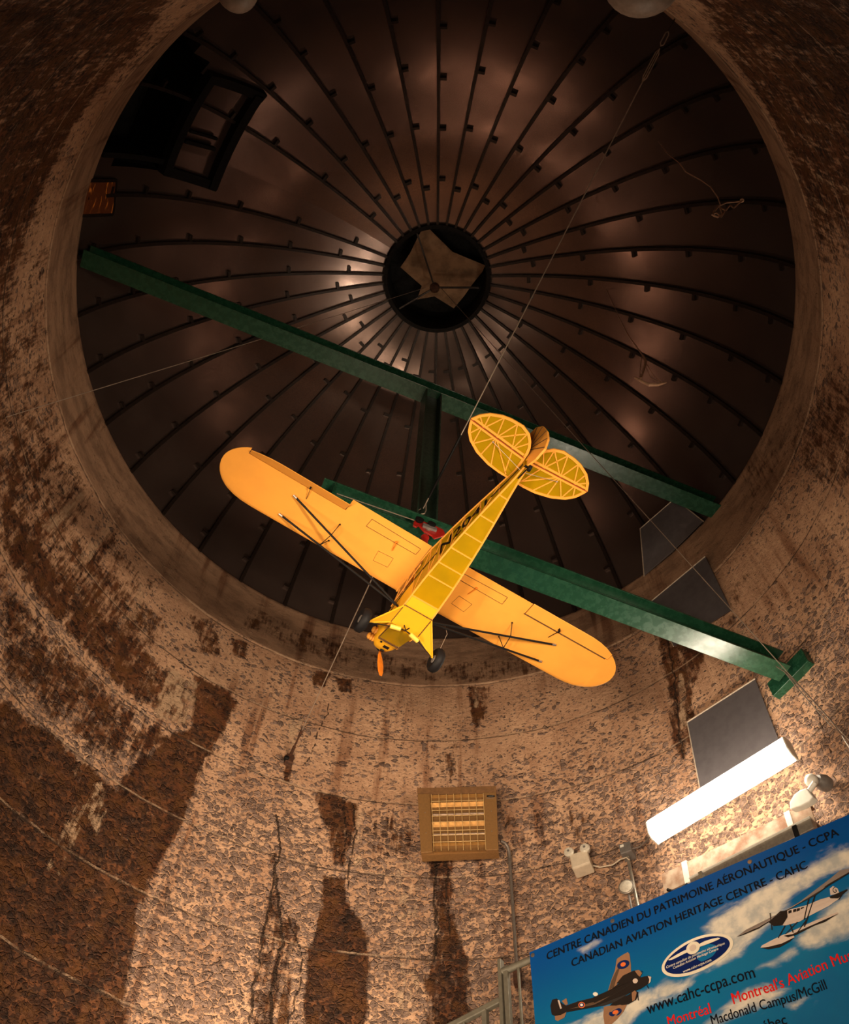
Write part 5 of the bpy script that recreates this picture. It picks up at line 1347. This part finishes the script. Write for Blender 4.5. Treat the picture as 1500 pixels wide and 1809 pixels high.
# floatplane picture
z2 = lambda x, y: (1230 + x * .19838, 1450 + y * .19845)
flo = decal('floatplane_picture', [(650, 905), (760, 830), (830, 792), (980, 752), (1110, 700), (1270, 662), (1292, 690), (1180, 762), (1020, 842), (920, 902), (800, 932), (700, 932)], M['p_pink'], 0.0030, None, z2)
decal('floatplane_wing', [(365, 1032), (440, 970), (660, 862), (860, 770), (1060, 622), (1200, 522), (1290, 452), (1372, 436), (1372, 478), (1280, 532), (1180, 582), (1060, 662), (900, 742), (700, 862), (560, 950), (420, 1012)], M['p_grey'], 0.0040, flo, z2)
decal('wing_edge', [(365, 1034), (560, 942), (760, 822), (900, 734), (1060, 650), (1180, 572), (1290, 515), (1372, 470), (1372, 482), (1280, 536), (1180, 588), (1060, 668), (900, 750), (700, 868), (560, 956), (420, 1016)], M['p_dark'], 0.0048, flo, z2)
decal('engine', [(648, 905), (690, 862), (750, 806), (812, 800), (815, 862), (770, 932), (690, 938)], M['p_dark'], 0.0048, flo, z2)
for x in (838, 880, 912, 948): decal('cabin_window', [(x - 16, 792 - (x - 880) * .25), (x + 12, 784 - (x - 880) * .25), (x + 14, 808 - (x - 880) * .25), (x - 14, 818 - (x - 880) * .25)], M['p_dark'], 0.0040, flo, z2)
decal('fin', [(1200, 668), (1194, 612), (1224, 588), (1266, 612), (1282, 652)], M['p_pink'], 0.0038, flo, z2)
decal('tail_plane', [(1190, 682), (1352, 620), (1357, 630), (1270, 698), (1200, 696)], M['p_dark'], 0.0046, flo, z2)
decal('float', [(568, 1125), (582, 1104), (680, 1055), (780, 1012), (860, 1012), (880, 1040), (830, 1078), (740, 1120), (640, 1136)], M['p_pink'], 0.0034, flo, z2)
decal('float', [(780, 1022), (810, 1005), (940, 948), (1060, 892), (1200, 836), (1262, 818), (1268, 834), (1150, 900), (1060, 932), (900, 1012), (820, 1036)], M['p_pink'], 0.0034, flo, z2)
decal('float_shadow', [(568, 1127), (640, 1118), (760, 1092), (880, 1040), (830, 1080), (740, 1124), (640, 1139)], M['p_dark'], 0.0042, flo, z2)
decal('float_shadow', [(780, 1024), (860, 1012), (980, 958), (1150, 882), (1266, 832), (1150, 904), (1060, 936), (900, 1016), (820, 1040)], M['p_dark'], 0.0042, flo, z2)
for p_, q_ in (((730, 1045), (795, 935)), ((868, 1000), (838, 925)), ((968, 950), (1062, 660)), ((965, 885), (1005, 690)), ((905, 1000), (990, 880)), ((800, 1010), (905, 905)), ((1275, 712), (1322, 642))):
    decal('strut', [(p_[0] - 5, p_[1]), (p_[0] + 5, p_[1]), (q_[0] + 5, q_[1]), (q_[0] - 5, q_[1])], M['p_dark'], 0.0052, flo, z2)
decal('propeller', [(655, 825), (663, 822), (680, 970), (672, 974)], M['p_dark'], 0.0054, flo, z2)
line_text('aircraft_letters', 'G-CAIH', z2(1048, 784), z2(1182, 726), M['p_black'], 0.026, 0.01, 0, None, 0.0046)
line_text('aircraft_letters', 'G', z2(1232, 655), z2(1262, 640), M['p_black'], 0.030, 0.01, 0, None, 0.0050)

# ================================================================== LAMP GLOBES AT THE TOP EDGE
for (px, py, z, r, sc, lab) in ((419, -18, 5.2, 0.105, (1, 1, 0.9), 'smaller pale lamp globe at the top edge left of centre'),
                                (1135, -32, 5.2, 0.175, (1.1, 0.9, 0.85), 'larger pale lamp globe at the top edge beside the support cable')):
    c = at_z(px, py, z); g_ = thing('lamp_globe', lab, 'lamp globe', c, group='pale lamp globes')
    mb = MB(); mb.ball(c, r, 28, sc); mb.build('globe', M['skin_globe'], g_, smooth=True)
    rad = math.hypot(c[0], c[1]); out = A(c[0] / rad, c[1] / rad, 0)
    mb = MB(); mb.tube([c + A(0, 0, r * 0.7), c + A(0, 0, r * 0.7 + 0.12), c + A(0, 0, r * 0.7 + 0.16) + out * 0.06, A(out[0] * (R0 + 0.01), out[1] * (R0 + 0.01), c[2] + r * 0.7 + 0.16)], 0.014, 8); mb.build('arm', M['black'], g_, smooth=True)
    mb = MB(); mb.lathe(c + A(0, 0, r * 0.72), (0, 0, 1), [(0.05, -0.01), (0.05, 0.05), (0.02, 0.07)], 16); mb.build('socket', M['black'], g_, smooth=True)
